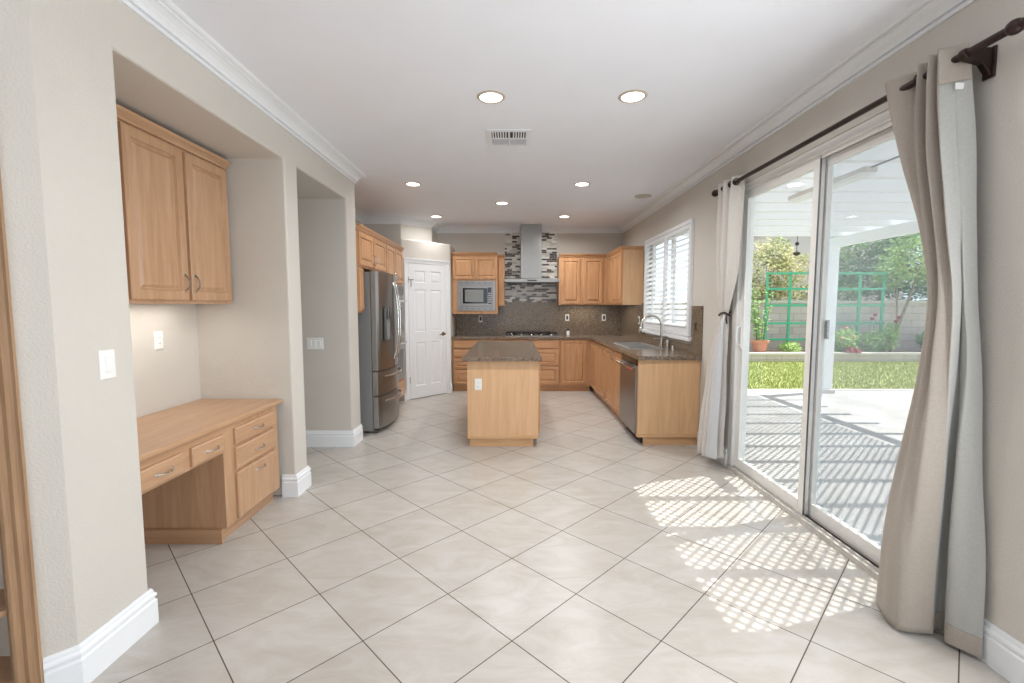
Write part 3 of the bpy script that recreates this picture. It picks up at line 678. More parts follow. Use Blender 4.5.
# ------------------------------------------------------------ back wall cabinets
fb = frame((0, 7.42, 0), (0, -1, 0))      # u = x
def base_cab(label, fr, u0, u1, depth, fronts, zmat, xmat, top=0.872):
    c = fr((u0+u1)/2, 0, -depth/2); t = thing('base_cabinet', label, 'cabinet', c)
    carcass(t, fr, u0, u1, 0.10, top, depth, zmat)
    mb = MB(); fbox(mb, fr, u0, u1, 0, 0.10, -depth, -0.055); mb.build('kick', xmat, t)
    for fnt in fronts:
        kind, a1, a2, b1, b2 = fnt[:5]
        h = fnt[5] if len(fnt) > 5 else None
        panel_door(t, fr, a1, a2, b1, b2, zmat if kind == 'door' else xmat, kind, fw=0.05, raised=(kind == 'door' or (b2-b1) > 0.17), handle=h)
    return t
base_cab('maple base cabinet of four drawers beside the pantry', fb, -0.975, -0.42, 0.475, [('drawer', -0.95, -0.44, 0.72, 0.855), ('drawer', -0.95, -0.44, 0.575, 0.695), ('drawer', -0.95, -0.44, 0.38, 0.55), ('drawer', -0.95, -0.44, 0.13, 0.355)], M['kz'], M['kx'])
base_cab('maple base cabinet under the gas cooktop behind island', fb, -0.415, 0.29, 0.475, [('drawer', -0.40, 0.275, 0.72, 0.855), ('door', -0.40, -0.07, 0.13, 0.695, (-0.10, 0.62, True)), ('door', -0.055, 0.275, 0.13, 0.695, (-0.025, 0.62, True))], M['kz'], M['kx'])
base_cab('maple base cabinet with three drawers right of island', fb, 0.295, 0.785, 0.475, [('drawer', 0.31, 0.765, 0.72, 0.855), ('drawer', 0.31, 0.765, 0.44, 0.695), ('drawer', 0.31, 0.765, 0.13, 0.415)], M['kz'], M['kx'])
base_cab('maple base cabinet with single door at back right corner', fb, 0.79, 1.285, 0.475, [('door', 0.815, 1.225, 0.13, 0.855)], M['kz'], M['kx'])
fr_ = frame((1.29, 0, 0), (-1, 0, 0))     # u = -y
base_cab('maple base cabinet with two doors near the back corner', fr_, -7.415, -6.19, 0.59, [('door', -7.36, -6.80, 0.13, 0.855), ('door', -6.78, -6.21, 0.13, 0.855, (-6.24, 0.78, True))], M['kz'], M['ky'])
t = base_cab('maple sink base cabinet beside the dishwasher', fr_, -6.185, -5.225, 0.59, [('door', -6.165, -5.715, 0.13, 0.855, (-5.75, 0.78, True)), ('door', -5.695, -5.245, 0.13, 0.855, (-5.66, 0.78, True))], M['kz'], M['ky'], top=0.68)
mb = MB(); fbox(mb, fr_, -6.185, -5.225, 0.68, 0.872, -0.02, 0); mb.build('top_rail', M['ky'], t)
# end panel of the right run
ep = thing('end_panel', 'pale maple end panel closing the counter run by the curtain', 'cabinet panel', (1.58, 4.53, 0))
MB().box((1.27, 4.52, 0.105), (1.885, 4.565, 0.872)).build('panel', M['pale'], ep, bevel=0.002)
MB().box((1.265, 4.512, 0.085), (1.885, 4.565, 0.118)).build('moulding', M['palex'], ep, bevel=0.004)
MB().box((1.335, 4.535, 0.0), (1.889, 4.565, 0.085)).build('kick', M['palex'], ep)
# dishwasher
dw = thing('dishwasher', 'stainless dishwasher with bar handle at the counter end', 'dishwasher', (1.55, 4.89, 0))
MB().box((1.30, 4.575, 0.08), (1.86, 5.215, 0.868)).build('tub', M['dsteel'], dw)
MB().box((1.25, 4.572, 0.105), (1.30, 5.218, 0.80)).build('door', M['steel'], dw, bevel=0.006)
MB().box((1.262, 4.572, 0.803), (1.30, 5.218, 0.866)).build('control_strip', M['bglass'], dw, bevel=0.004)
MB().box((1.33, 4.60, 0.0), (1.84, 5.20, 0.08)).build('kick', M['black'], dw)
mb = MB().tube([(1.205, 4.60, 0.775), (1.205, 5.19, 0.775)], 0.013, 10)
for y in (4.66, 5.13): mb.tube([(1.25, y, 0.775), (1.205, y, 0.775)], 0.009, 8)
h_ = mb.build('handle', M['chrome'], dw, smooth=True)
MB().lathe([(0.0135, 0), (0.0135, 0.004)], (1.205, 4.596, 0.775), (0, 1, 0), 12).build('badge', M['red'], h_)

# worktops
wt = MB()
outer = [(-0.98, 7.385), (1.255, 7.385), (1.255, 4.49), (1.885, 4.49), (1.885, 7.895), (-0.93, 7.895)]
SX0, SX1, SY0, SY1 = 1.375, 1.745, 5.28, 6.12
wt.box((-0.98, 7.385, 0.873), (1.885, 7.895, 0.912)); wt2 = wt
wt.box((1.255, 4.49, 0.873), (1.885, SY0, 0.912)).box((1.255, SY1, 0.873), (1.885, 7.385, 0.912)).box((1.255, SY0, 0.873), (SX0, SY1, 0.912)).box((SX1, SY0, 0.873), (1.885, SY1, 0.912))
tag(wt.build('kitchen_worktop', M['granite'], None), 'L-shaped brown granite worktop along back and right kitchen walls', 'worktop')
# backsplashes (granite) and mosaic
mb = MB().box((-0.98, 7.885, 0.913), (-0.122, 7.899, 1.45)).box((-0.122, 7.885, 0.913), (0.772, 7.899, 1.50)).box((0.772, 7.885, 0.913), (1.875, 7.899, 1.45))
mb.box((1.876, 6.45, 0.913), (1.889, 7.885, 1.45)).box((1.876, 4.765, 0.913), (1.889, 6.45, 1.005)).box((1.876, 4.50, 0.913), (1.889, 4.765, 1.41))
struct(mb.build('trim_2', M['splash'], None))
mb = MB().box((-0.122, 7.887, 1.50), (0.772, 7.899, 2.655)); 
for k, (x0, x1) in enumerate(((-0.12, 0.02), (0.11, 0.21), (0.30, 0.44), (0.52, 0.60), (0.68, 0.77))): mb.box((x0, 7.882, 1.475), (x1, 7.887, 1.505))
struct(mb.build('trim_3', M['mosaic'], None))
# sink
sk = thing('kitchen_sink', 'stainless undermount sink in the right counter below window', 'sink', ((SX0+SX1)/2, (SY0+SY1)/2, 0.70))
mb = MB()
def bowl(y0, y1):
    t = 0.012; zt = 0.914; zb = 0.72
    mb.box((SX0, y0, zb), (SX1, y1, zb+0.006)).box((SX0, y0, zb), (SX0+t, y1, zt)).box((SX1-t, y0, zb), (SX1, y1, zt)).box((SX0, y0, zb), (SX1, y0+t, zt)).box((SX0, y1-t, zb), (SX1, y1, zt))
bowl(SY0, 5.74); bowl(5.74, SY1)
bw = mb.build('bowl', M['sinksteel'], sk)
mb = MB()
for (a_, b2) in (((SX0-0.015, SY0-0.015), (SX1+0.015, SY0+0.005)), ((SX0-0.015, SY1-0.005), (SX1+0.015, SY1+0.015)), ((SX0-0.015, SY0), (SX0+0.005, SY1)), ((SX1-0.005, SY0), (SX1+0.015, SY1))):
    mb.box((a_[0], a_[1], 0.913), (b2[0], b2[1], 0.918))
mb.build('rim', M['sinksteel'], sk)
for y in (5.5, 5.93): MB().lathe([(0.04, 0), (0.04, 0.003), (0.02, 0.004)], ((SX0+SX1)/2, y, 0.726), (0, 0, 1), 16).build('drain', M['dsteel'], sk)
fa = thing('faucet', 'tall chrome gooseneck faucet behind the kitchen sink', 'faucet', (1.81, 5.50, 0.912))
MB().lathe([(0.030, 0.0), (0.030, 0.008), (0.022, 0.014), (0.020, 0.10), (0.016, 0.115)], (1.81, 5.50, 0.912), (0, 0, 1), 16).build('base', M['chrome'], fa, smooth=True)
pts = [(1.81, 5.50, 1.02), (1.81, 5.50, 1.17)]+[(1.685+0.125*math.cos(t_), 5.50, 1.17+0.125*math.sin(t_)) for t_ in [PI*i/12 for i in range(1, 12)]]+[(1.558, 5.5, 1.15)]
MB().tube(pts, 0.014, 10).build('spout', M['chrome'], fa, smooth=True)
MB().lathe([(0.013, 0), (0.019, 0.02), (0.019, 0.07), (0.014, 0.08)], (1.545, 5.50, 1.085), (0.18, 0, 1), 14).build('spray_head', M['chrome'], fa, smooth=True)
MB().tube([(1.795, 5.50, 1.00), (1.75, 5.47, 1.015), (1.705, 5.45, 1.02)], [0.012, 0.007, 0.006], 8).build('lever', M['chrome'], fa, smooth=True)
so = thing('soap_dispenser', 'chrome pump soap dispenser beside the faucet', 'soap dispenser', (1.81, 5.28, 0.912))
MB().lathe([(0.026, 0), (0.026, 0.09), (0.02, 0.10), (0.008, 0.105), (0.008, 0.135)], (1.81, 5.28, 0.912), (0, 0, 1), 14).build('bottle', M['nickel'], so, smooth=True)
MB().tube([(1.81, 5.28, 1.045), (1.81, 5.28, 1.06), (1.76, 5.28, 1.058)], 0.006, 8).build('nozzle', M['chrome'], so, smooth=True)
mb = MB().lathe([(0.020, 0), (0.020, 0.035), (0.014, 0.05), (0.0, 0.055)], (1.81, 5.10, 0.912), (0, 0, 1), 12)
tag(mb.build('air_gap_cap', M['chrome'], None, smooth=True), 'small chrome dishwasher air gap cap near counter end', 'cap')

# uppers on back wall
fq = frame((0, 7.45, 0), (0, -1, 0)); fz = frame((0, 7.575, 0), (0, -1, 0))
mc = thing('microwave_cabinet', 'maple wall cabinet housing the microwave beside pantry door', 'cabinet', (-0.58, 7.67, 1.28))
mb = MB(); fbox(mb, fq, -0.975, -0.235, 1.82, 2.22, -0.445, 0); fbox(mb, fq, -0.975, -0.235, 1.28, 1.33, -0.445, 0); fbox(mb, fq, -0.975, -0.89, 1.33, 1.82, -0.445, 0); fbox(mb, fq, -0.27, -0.235, 1.33, 1.82, -0.445, 0); fbox(mb, fq, -0.89, -0.27, 1.33, 1.82, -0.445, -0.43)
mb.build('body', M['kz'], mc, bevel=0.002)
panel_door(mc, fq, -0.955, -0.612, 1.845, 2.195, M['kz'], fw=0.04, handle=(-0.635, 1.91, True)); panel_door(mc, fq, -0.598, -0.255, 1.845, 2.195, M['kz'], fw=0.04, handle=(-0.575, 1.91, True))
crown_piece(mc, fq, -0.975, -0.235, 2.22, M['kx'], 0.4, (False, False))
mw = thing('microwave', 'stainless built-in microwave with louvred trim kit', 'microwave', (-0.58, 7.60, 1.335))
mb = MB(); fbox(mb, fq, -0.888, -0.272, 1.332, 1.818, -0.38, 0.004); mb.build('housing', M['dsteel'], mw)
mb = MB(); fbox(mb, fq, -0.888, -0.272, 1.332, 1.40, 0.004, 0.018); fbox(mb, fq, -0.888, -0.272, 1.75, 1.818, 0.004, 0.018); fbox(mb, fq, -0.888, -0.845, 1.40, 1.75, 0.004, 0.018); fbox(mb, fq, -0.315, -0.272, 1.40, 1.75, 0.004, 0.018)
tk = mb.build('trim_kit', M['steelx'], mw, bevel=0.002)
for z in (1.352, 1.772):
    mb = MB()
    for k in range(6):
        for q in range(3): fbox(mb, fq, -0.865+k*0.097, -0.79+k*0.097, z+q*0.011, z+q*0.011+0.005, 0.018, 0.020)
    mb.build('vent_slots', M['dsteel'], tk)
mb = MB(); fbox(mb, fq, -0.840, -0.320, 1.405, 1.745, 0.004, 0.022); md = mb.build('door', M['steelx'], mw, bevel=0.003)
mb = MB(); fbox(mb, fq, -0.80, -0.40, 1.45, 1.70, 0.022, 0.024); mb.build('door_glass', M['bglass'], md)
mb = MB(); fbox(mb, fq, -0.765, -0.465, 1.475, 1.675, 0.024, 0.0245); mb.build('window', M['lcd'], md)
mb = MB(); fbox(mb, fq, -0.395, -0.335, 1.44, 1.71, 0.022, 0.024); kp = mb.build('keypad', M['bglass'], md)
mb = MB()
for i in range(3):
    for j in range(5): fbox(mb, fq, -0.388+i*0.017, -0.377+i*0.017, 1.465+j*0.035, 1.483+j*0.035, 0.024, 0.025)
mb.build('keys', M['nickel'], kp)
nc = thing('wall_cabinet', 'narrow maple wall cabinet between microwave and mosaic tile', 'cabinet', (-0.18, 7.74, 1.41))
carcass(nc, fz, -0.230, -0.122, 1.41, 2.20, 0.32, M['kz']); panel_door(nc, fz, -0.222, -0.128, 1.43, 2.185, M['kz'], raised=False)
crown_piece(nc, fz, -0.230, -0.122, 2.20, M['kx'], 0.31, (False, False))
cc = thing('wall_cabinet', 'maple two-door wall cabinet right of the range hood', 'cabinet', (1.3, 7.74, 1.425))
carcass(cc, fz, 0.775, 1.595, 1.425, 2.21, 0.32, M['kz'])
panel_door(cc, fz, 0.81, 1.13, 1.445, 2.19, M['kz'], fw=0.05); panel_door(cc, fz, 1.185, 1.50, 1.445, 2.19, M['kz'], fw=0.05)
crown_piece(cc, fz, 0.775, 1.55, 2.21, M['kx'], 0.31, (False, False))
fx = frame((1.595, 0, 0), (-1, 0, 0))
rc = thing('wall_cabinet', 'maple three-door wall cabinet beside the shuttered window', 'cabinet', (1.74, 7.0, 1.425))
carcass(rc, fx, -7.57, -6.60, 1.425, 2.21, 0.29, M['kz'])
MB().box((1.60, 6.592, 1.425), (1.885, 6.60, 2.21)).build('side_panel', M['pale'], rc)
for (a1, a2) in ((-7.50, -7.24), (-7.20, -6.92), (-6.89, -6.62)): panel_door(rc, fx, a1, a2, 1.445, 2.19, M['kz'], fw=0.045)
crown_piece(rc, fx, -7.53, -6.595, 2.21, M['ky'], 0.28, (False, True))
# hood
hd = thing('range_hood', 'stainless chimney range hood in front of mosaic tile', 'range hood', (0.32, 7.64, 1.78))
MB().box((0.145, 7.60, 1.87), (0.49, 7.885, CE-0.002)).build('chimney', M['steel'], hd, bevel=0.002)
mb = MB().hexa([(-0.122, 7.40, 1.80), (0.768, 7.40, 1.80), (0.768, 7.885, 1.80), (-0.122, 7.885, 1.80), (-0.122, 7.40, 1.845), (0.768, 7.40, 1.845), (0.768, 7.885, 1.845), (-0.122, 7.885, 1.845)])
mb.hexa([(-0.10, 7.42, 1.845), (0.745, 7.42, 1.845), (0.745, 7.885, 1.845), (-0.10, 7.885, 1.845), (0.12, 7.58, 1.875), (0.515, 7.58, 1.875), (0.515, 7.885, 1.875), (0.12, 7.885, 1.875)])
cn = mb.build('canopy', M['steelx'], hd)
MB().box((0.25, 7.394, 1.812), (0.40, 7.40, 1.832)).build('controls', M['bglass'], cn)
MB().box((-0.09, 7.44, 1.792), (0.735, 7.86, 1.80)).build('filter', M['dsteel'], cn)
# cooktop
ck = thing('gas_cooktop', 'five-burner gas cooktop with steel knobs on back worktop', 'cooktop', (0.32, 7.64, 0.912))
MB().box((-0.12, 7.41, 0.913), (0.77, 7.86, 0.925)).build('base_plate', M['steelx'], ck, bevel=0.003)
for k in range(5):
    MB().lathe([(0.021, 0), (0.021, 0.016), (0.015, 0.024)], (0.0+0.16*k, 7.45, 0.925), (0, 0, 1), 12).build('knob', M['white'] if False else M['chrome'], ck, smooth=True)
for (x0, x1) in ((-0.10, 0.17), (0.19, 0.46), (0.48, 0.75)):
    mb = MB(); z = 0.958; y0, y1 = 7.49, 7.84
    for x in (x0, (x0+x1)/2-0.007, x1-0.014): mb.box((x, y0, z), (x+0.014, y1, z+0.012))
    for y in (y0, y0+0.11, y0+0.22, y1-0.014): mb.box((x0, y, z), (x1, y+0.014, z+0.012))
    for x in (x0, x1-0.014):
        for y in (y0, y1-0.014): mb.box((x, y, 0.925), (x+0.014, y+0.014, z))
    mb.build('grate', M['black'], ck)
for (x, y) in ((0.035, 7.57), (0.035, 7.76), (0.325, 7.665), (0.615, 7.57), (0.615, 7.76)):
    MB().lathe([(0.05, 0), (0.05, 0.012), (0.035, 0.016), (0.035, 0.024), (0.0, 0.026)], (x, y, 0.925), (0, 0, 1), 16).build('burner', M['black'], ck, smooth=True)
# counter items / outlets
fbk = frame((0, 7.885, 0), (0, -1, 0)); frw = frame((1.876, 0, 0), (-1, 0, 0))
wall_plate('wall_outlet', 'white outlet on granite splash under the microwave', fbk, -0.545, 1.19, 'dark_outlet')
wall_plate('wall_outlet', 'white outlet on back splash just right of cooktop', fbk, 0.955, 1.21, 'dark_outlet')
wall_plate('wall_outlet', 'white outlet on back splash nearest the right corner', fbk, 1.59, 1.21, 'dark_outlet')
wall_plate('wall_outlet', 'white outlet on right wall splash left of window', frw, -6.72, 1.20, 'dark_outlet')
wall_plate('wall_outlet', 'black outlet on splash between window and curtain', frw, -4.63, 1.20, 'dark_outlet', mat=M['splash'])
sp_ = thing('air_freshener', 'small white plug-in bottle standing on back worktop', 'air freshener', (0.96, 7.78, 0.912))
MB().lathe([(0.028, 0), (0.030, 0.05), (0.022, 0.075)], (0.96, 7.78, 0.912), (0, 0, 1), 12).build('bottle', M['white'], sp_, smooth=True)
MB().lathe([(0.020, 0), (0.020, 0.03), (0.012, 0.045)], (0.96, 7.78, 0.987), (0, 0, 1), 12).build('cap', M['black'], sp_, smooth=True)

# ------------------------------------------------------------ island
il = thing('kitchen_island', 'pale maple island cabinet with granite top in kitchen centre', 'island', (-0.09, 5.4, 0))
MB().box((-0.445, 4.47, 0.105), (0.262, 6.38, 0.872)).build('body', M['pale'], il, bevel=0.002)
MB().box((-0.448, 4.462, 0.085), (0.265, 6.385, 0.115)).build('moulding', M['palex'], il, bevel=0.004)
MB().box((-0.425, 4.49, 0.0), (0.212, 6.36, 0.085)).build('kick', M['palex'], il, bevel=0.002)
fi = frame((0.262, 0, 0), (1, 0, 0)); fi2 = frame((-0.445, 0, 0), (-1, 0, 0))
for k in range(4):
    u0 = 4.50+k*0.47
    panel_door(il, fi, u0, u0+0.45, 0.13, 0.69, M['kz'], 'door')
    panel_door(il, fi, u0, u0+0.45, 0.72, 0.855, M['ky'], 'drawer', raised=False)
MB().box((-0.485, 4.40, 0.873), (0.292, 6.45, 0.912)).build('worktop', M['granite'], il, bevel=0.006, seg=3)
wall_plate('wall_outlet', 'white outlet on the front of the kitchen island', frame((0, 4.47, 0), (0, -1, 0)), -0.335, 0.635, 'outlet')

# ------------------------------------------------------------ ceiling fixtures
def can(x, y, label):
    t = thing('recessed_light', label, 'ceiling light', (x, y, CE), 'recessed ceiling lights')
    MB().lathe([(0.070, -0.001), (0.073, -0.007), (0.086, -0.006), (0.092, -0.0005)], (x, y, CE), (0, 0, 1), 32, capends=False).build('trim_ring', M['canring'], t, smooth=True)
    MB().lathe([(0.0, -0.0015), (0.071, -0.0015), (0.071, -0.003), (0.0, -0.003)], (x, y, CE), (0, 0, 1), 32, capends=False).build('lens', M['can'], t)
    return t
CANS = [(-0.135, 3.04, 'recessed ceiling light nearest the vent, left of the big pair'), (0.774, 3.03, 'recessed ceiling light near patio doors, right of the big pair'),
        (-1.09, 5.13, 'recessed ceiling light in front of the refrigerator'), (0.771, 5.13, 'recessed ceiling light right of the island'),
        (-0.13, 6.06, 'recessed ceiling light over the island far end'), (-1.133, 6.95, 'recessed ceiling light by the pantry door'), (0.785, 6.95, 'recessed ceiling light right of the range hood')]
c0 = None
for (x, y, lb) in CANS:
    if c0 is None: c0 = can(x, y, lb)
    else:
        c = copy_tree(c0); c.location = (x, y, CE); c['label'] = lb
    l = bpy.data.lights.new('can_lamp', 'AREA'); l.shape = 'DISK'; l.size = 0.14; l.energy = 6.0 if x < -1.0 else 14.5; l.color = (1.0, 0.99, 0.97); l.spread = math.radians(160)
    lo = bpy.data.objects.new('can_lamp', l); COL.objects.link(lo); lo.location = (x, y, CE-0.012)
vt = thing('ceiling_vent', 'white louvred air vent on ceiling behind the front lights', 'vent', (-0.02, 3.75, CE))
mb = MB(); vx0, vx1, vy0, vy1 = -0.195, 0.15, 3.575, 3.935; z0 = CE-0.008
mb.box((vx0, vy0, z0), (vx1, vy0+0.035, CE-0.001)).box((vx0, vy1-0.035, z0), (vx1, vy1, CE-0.001)).box((vx0, vy0+0.035, z0), (vx0+0.035, vy1-0.035, CE-0.001)).box((vx1-0.035, vy0+0.035, z0), (vx1, vy1-0.035, CE-0.001))
mb.box((-0.03, vy0+0.035, z0), (-0.015, vy1-0.035, CE-0.001)).box((vx0+0.035, 3.748, z0), (-0.03, 3.762, CE-0.001)).box((-0.015, 3.748, z0), (vx1-0.035, 3.762, CE-0.001)); mb.build('frame', M['trim'], vt)
MB().box((vx0+0.03, vy0+0.03, CE-0.002), (vx1-0.03, vy1-0.03, CE-0.0005)).build('duct', M['vent_dark'], vt)
mb = MB()
for k in range(14):
    x = vx0+0.042+k*0.020
    if abs(x+0.022) < 0.012: continue
    mb.hexa([(x, 3.61, CE-0.007), (x+0.003, 3.61, CE-0.007), (x+0.003, 3.748, CE-0.007), (x, 3.748, CE-0.007), (x+0.007, 3.61, CE-0.002), (x+0.010, 3.61, CE-0.002), (x+0.010, 3.748, CE-0.002), (x+0.007, 3.748, CE-0.002)])
for k in range(7):
    y = 3.772+k*0.019
    mb.box((vx0+0.036, y, CE-0.007), (-0.031, y+0.003, CE-0.003)); mb.box((-0.015, y, CE-0.007), (vx1-0.036, y+0.003, CE-0.003))
mb.build('slats', M['trim'], vt)
cs = thing('ceiling_speaker', 'round beige speaker grille on ceiling near the shuttered window', 'speaker', (1.60, 5.68, CE))
MB().lathe([(0.10, -0.0005), (0.10, -0.006), (0.088, -0.008), (0.088, -0.001)], (1.60, 5.68, CE), (0, 0, 1), 32, capends=False).build('rim', M['grille'], cs, smooth=True)
MB().lathe([(0.0, -0.005), (0.089, -0.005), (0.089, -0.002), (0.0, -0.002)], (1.60, 5.68, CE), (0, 0, 1), 32, capends=False).build('grille', M['grille'], cs)

# ------------------------------------------------------------ curtains
RX, RZ = 1.79, 2.40
cr = thing('curtain_rod', 'dark bronze curtain rod spanning above the patio doors', 'curtain rod', (RX, 2.8, RZ))
MB().tube([(RX, 1.36, RZ), (RX, 4.06, RZ)], 0.0155, 14).build('rod', M['rod'], cr, smooth=True)
for (y, s) in ((4.06, 1), (1.70, -1)):
    mb = MB()
    if s > 0: mb.lathe([(0.0125, -0.01), (0.022, 0.0), (0.016, 0.008), (0.026, 0.02), (0.030, 0.04), (0.024, 0.06), (0.010, 0.07), (0.0, 0.072)], (RX, y, RZ), (0, s, 0), 16)
    else: mb.lathe([(0.016, -0.022), (0.024, -0.014), (0.027, 0.0), (0.024, 0.014), (0.016, 0.022)], (RX, y, RZ), (0, s, 0), 16)
    mb.build('finial', M['rod'], cr, smooth=True)
for y in (1.875, 3.93):
    mb = MB(); mb.prism([(XR-0.001, RZ+0.020), (XR-0.012, RZ+0.020), (XR-0.045, RZ+0.020), (RX-0.018, RZ+0.016), (RX-0.026, RZ-0.004), (RX-0.010, RZ-0.022), (XR-0.045, RZ-0.040), (XR-0.012, RZ-0.085), (XR-0.001, RZ-0.085)], y-0.014, y+0.014, lambda p, z: (p[0], z, p[1]))
    mb.box((XR-0.010, y-0.024, RZ-0.095), (XR-0.0005, y+0.024, RZ+0.024)); mb.build('bracket', M['rod'], cr, bevel=0.004)
def catmull(p0, p1, p2, p3, t):
    return 0.5*((2*p1)+(-p0+p2)*t+(2*p0-5*p1+4*p2-p3)*t*t+(-p0+3*p1-3*p2+p3)*t*t*t)
def cloth(levels, zs, sub_s=7, sub_z=9, wob=0.0, thick=0.0025, seed=1):
    """levels: list (top to bottom) of polylines of (x,y[,dz]); returns MB"""
    k = len(levels[0]); rows = []
    L = [[Vector((p[0], p[1], z+(p[2] if len(p) > 2 else 0))) for p in lv] for lv, z in zip(levels, zs)]
    def smooth_line(pl):
        o = []
        for i in range(len(pl)-1):
            a, b, c, d = pl[max(i-1, 0)], pl[i], pl[i+1], pl[min(i+2, len(pl)-1)]
            for j in range(sub_s): o.append(catmull(a, b, c, d, j/sub_s))
        o.append(pl[-1]); return o
    fine = [smooth_line(l) for l in L]; n = len(fine[0])
    for i in range(len(fine)-1):
        for j in range(sub_z):
            t = j/sub_z
            rows.append([catmull(fine[max(i-1, 0)][q], fine[i][q], fine[i+1][q], fine[min(i+2, len(fine)-1)][q], t) for q in range(n)])
    rows.append(fine[-1])
    rnd = random.Random(seed); ph = [rnd.uniform(0, 6.28) for _ in range(6)]
    for r, row in enumerate(rows):
        for q, v in enumerate(row):
            s = q/(n-1); z = v.z
            v.x += wob*(math.sin(s*37+ph[0]+z*2.1)*0.5+math.sin(s*19+z*5.3+ph[1])*0.5+0.6*math.sin(z*11+s*9+ph[2]))
    mb = MB(); mb.add([v for row in rows for v in row], [(r*n+q, r*n+q+1, (r+1)*n+q+1, (r+1)*n+q) for r in range(len(rows)-1) for q in range(n-1)])
    return mb
def solid(o, t=0.003):
    m = o.modifiers.new('thick', 'SOLIDIFY'); m.thickness = t; m.offset = 0
# right curtain
c2 = thing('curtain', 'beige grommet curtain hanging at the near end, pale lining showing', 'curtain', (1.78, 1.85, 0.02), 'patio door curtains')
zs = [2.455, 2.30, 2.05, 1.75, 1.45, 1.15, 0.80, 0.40, 0.02]
fabL = [
 [(1.80, 2.27), (1.76, 2.22), (1.80, 2.13), (1.84, 2.09), (1.76, 2.06), (1.84, 2.03), (1.745, 1.99), (1.83, 1.97), (1.745, 1.95)],
 [(1.81, 2.23), (1.765, 2.19), (1.80, 2.12), (1.84, 2.08), (1.75, 2.05), (1.83, 2.03), (1.74, 1.985), (1.82, 1.965), (1.745, 1.94)],
 [(1.82, 2.15), (1.77, 2.12), (1.80, 2.07), (1.82, 2.05), (1.745, 2.02), (1.80, 2.00), (1.73, 1.955), (1.79, 1.93), (1.735, 1.90)],
 [(1.84, 2.05), (1.78, 2.02), (1.78, 1.99), (1.80, 1.97), (1.735, 1.95), (1.78, 1.92), (1.72, 1.89), (1.76, 1.87), (1.73, 1.845)],
 [(1.85, 1.98), (1.78, 1.955), (1.765, 1.93), (1.78, 1.90), (1.73, 1.89), (1.76, 1.86), (1.715, 1.84), (1.74, 1.82), (1.735, 1.80)],
 [(1.85, 1.98), (1.77, 1.955), (1.745, 1.93), (1.75, 1.90), (1.71, 1.88), (1.725, 1.85), (1.70, 1.83), (1.73, 1.81), (1.74, 1.795)],
 [(1.85, 2.02), (1.755, 1.99), (1.715, 1.96), (1.715, 1.92), (1.685, 1.89), (1.69, 1.86), (1.69, 1.83), (1.73, 1.815), (1.76, 1.81)],
 [(1.85, 2.08), (1.745, 2.03), (1.695, 2.00), (1.68, 1.95), (1.665, 1.90), (1.67, 1.865), (1.69, 1.845), (1.735, 1.83), (1.772, 1.825)],
 [(1.85, 2.12), (1.75, 2.06, 0.03), (1.69, 2.01, 0.02), (1.67, 1.95, 0.01), (1.66, 1.89), (1.665, 1.86), (1.695, 1.845), (1.74, 1.838), (1.785, 1.832)],
]
pn = cloth(fabL, zs, wob=0.002, seed=3).build('fabric_panel', M['curtain'], c2, smooth=True); solid(pn)
linL = [
 [(1.745, 1.95), (1.775, 1.935), (1.79, 1.925), (1.80, 1.915), (1.81, 1.905), (1.82, 1.90)],
 [(1.745, 1.94), (1.775, 1.92), (1.79, 1.91), (1.80, 1.90), (1.815, 1.89), (1.83, 1.885)],
 [(1.735, 1.90), (1.77, 1.89), (1.785, 1.88), (1.80, 1.87), (1.82, 1.865), (1.84, 1.86)],
 [(1.73, 1.845), (1.77, 1.845), (1.785, 1.842), (1.79, 1.838), (1.82, 1.84), (1.845, 1.838)],
 [(1.735, 1.80), (1.775, 1.81), (1.79, 1.825), (1.785, 1.805), (1.81, 1.812), (1.855, 1.82)],
 [(1.74, 1.795), (1.79, 1.82), (1.815, 1.83), (1.80, 1.79), (1.82, 1.79), (1.865, 1.79)],
 [(1.76, 1.81), (1.81, 1.84), (1.835, 1.83), (1.795, 1.795), (1.83, 1.775), (1.868, 1.765)],
 [(1.772, 1.825), (1.83, 1.86), (1.855, 1.84), (1.80, 1.80), (1.835, 1.755), (1.868, 1.72)],
 [(1.785, 1.832), (1.835, 1.87), (1.86, 1.84), (1.805, 1.795), (1.835, 1.737), (1.862, 1.70)],
]
lo_ = cloth(linL, zs, wob=0.0015, seed=9)
li = lo_.build('lining', M['lining'], c2, smooth=True); solid(li)
hem = cloth([[(p[0]-0.002, p[1]-0.003) for p in linL[-2]], [(p[0]-0.002, p[1]-0.003) for p in linL[-1]]], [0.40, 0.018], wob=0)
# keep only lowest 9 cm for the hem
hm = MB()
last = [(p[0]-0.003, p[1]-0.004) for p in linL[-1]]; prev = [(linL[-1][i][0]*0.79+linL[-2][i][0]*0.21-0.003, linL[-1][i][1]*0.79+linL[-2][i][1]*0.21-0.004) for i in range(6)]
hm = cloth([prev, last], [0.098, 0.018]); ho = hm.build('hem', M['curtain'], li, smooth=True); solid(ho, 0.002)
def grommet(par, y, x=RX, ax=(0.5, 1, 0)):
    a = Vector(ax).normalized(); b = a.orthogonal().normalized(); c = a.cross(b)
    MB().tube([Vector((x, y, RZ))+(b*math.cos(2*PI*k/20)+c*math.sin(2*PI*k/20))*0.024 for k in range(20)], 0.0045, 7, closed=True).build('grommet', M['rod'], par, smooth=True)
for y in (2.20, 2.075, 2.01, 1.96): grommet(c2, y)
MB().box((1.775, 1.893, 2.275), (1.815, 1.896, 2.300)).build('care_tag', M['white'], c2)
tp = cloth([[(p[0]-0.003, p[1]-0.004) for p in linL[0]], [(p[0]-0.003, p[1]-0.004) for p in linL[1]]], [2.456, 2.31]); to = tp.build('heading_band', M['curtain'], li, smooth=True); solid(to, 0.002)
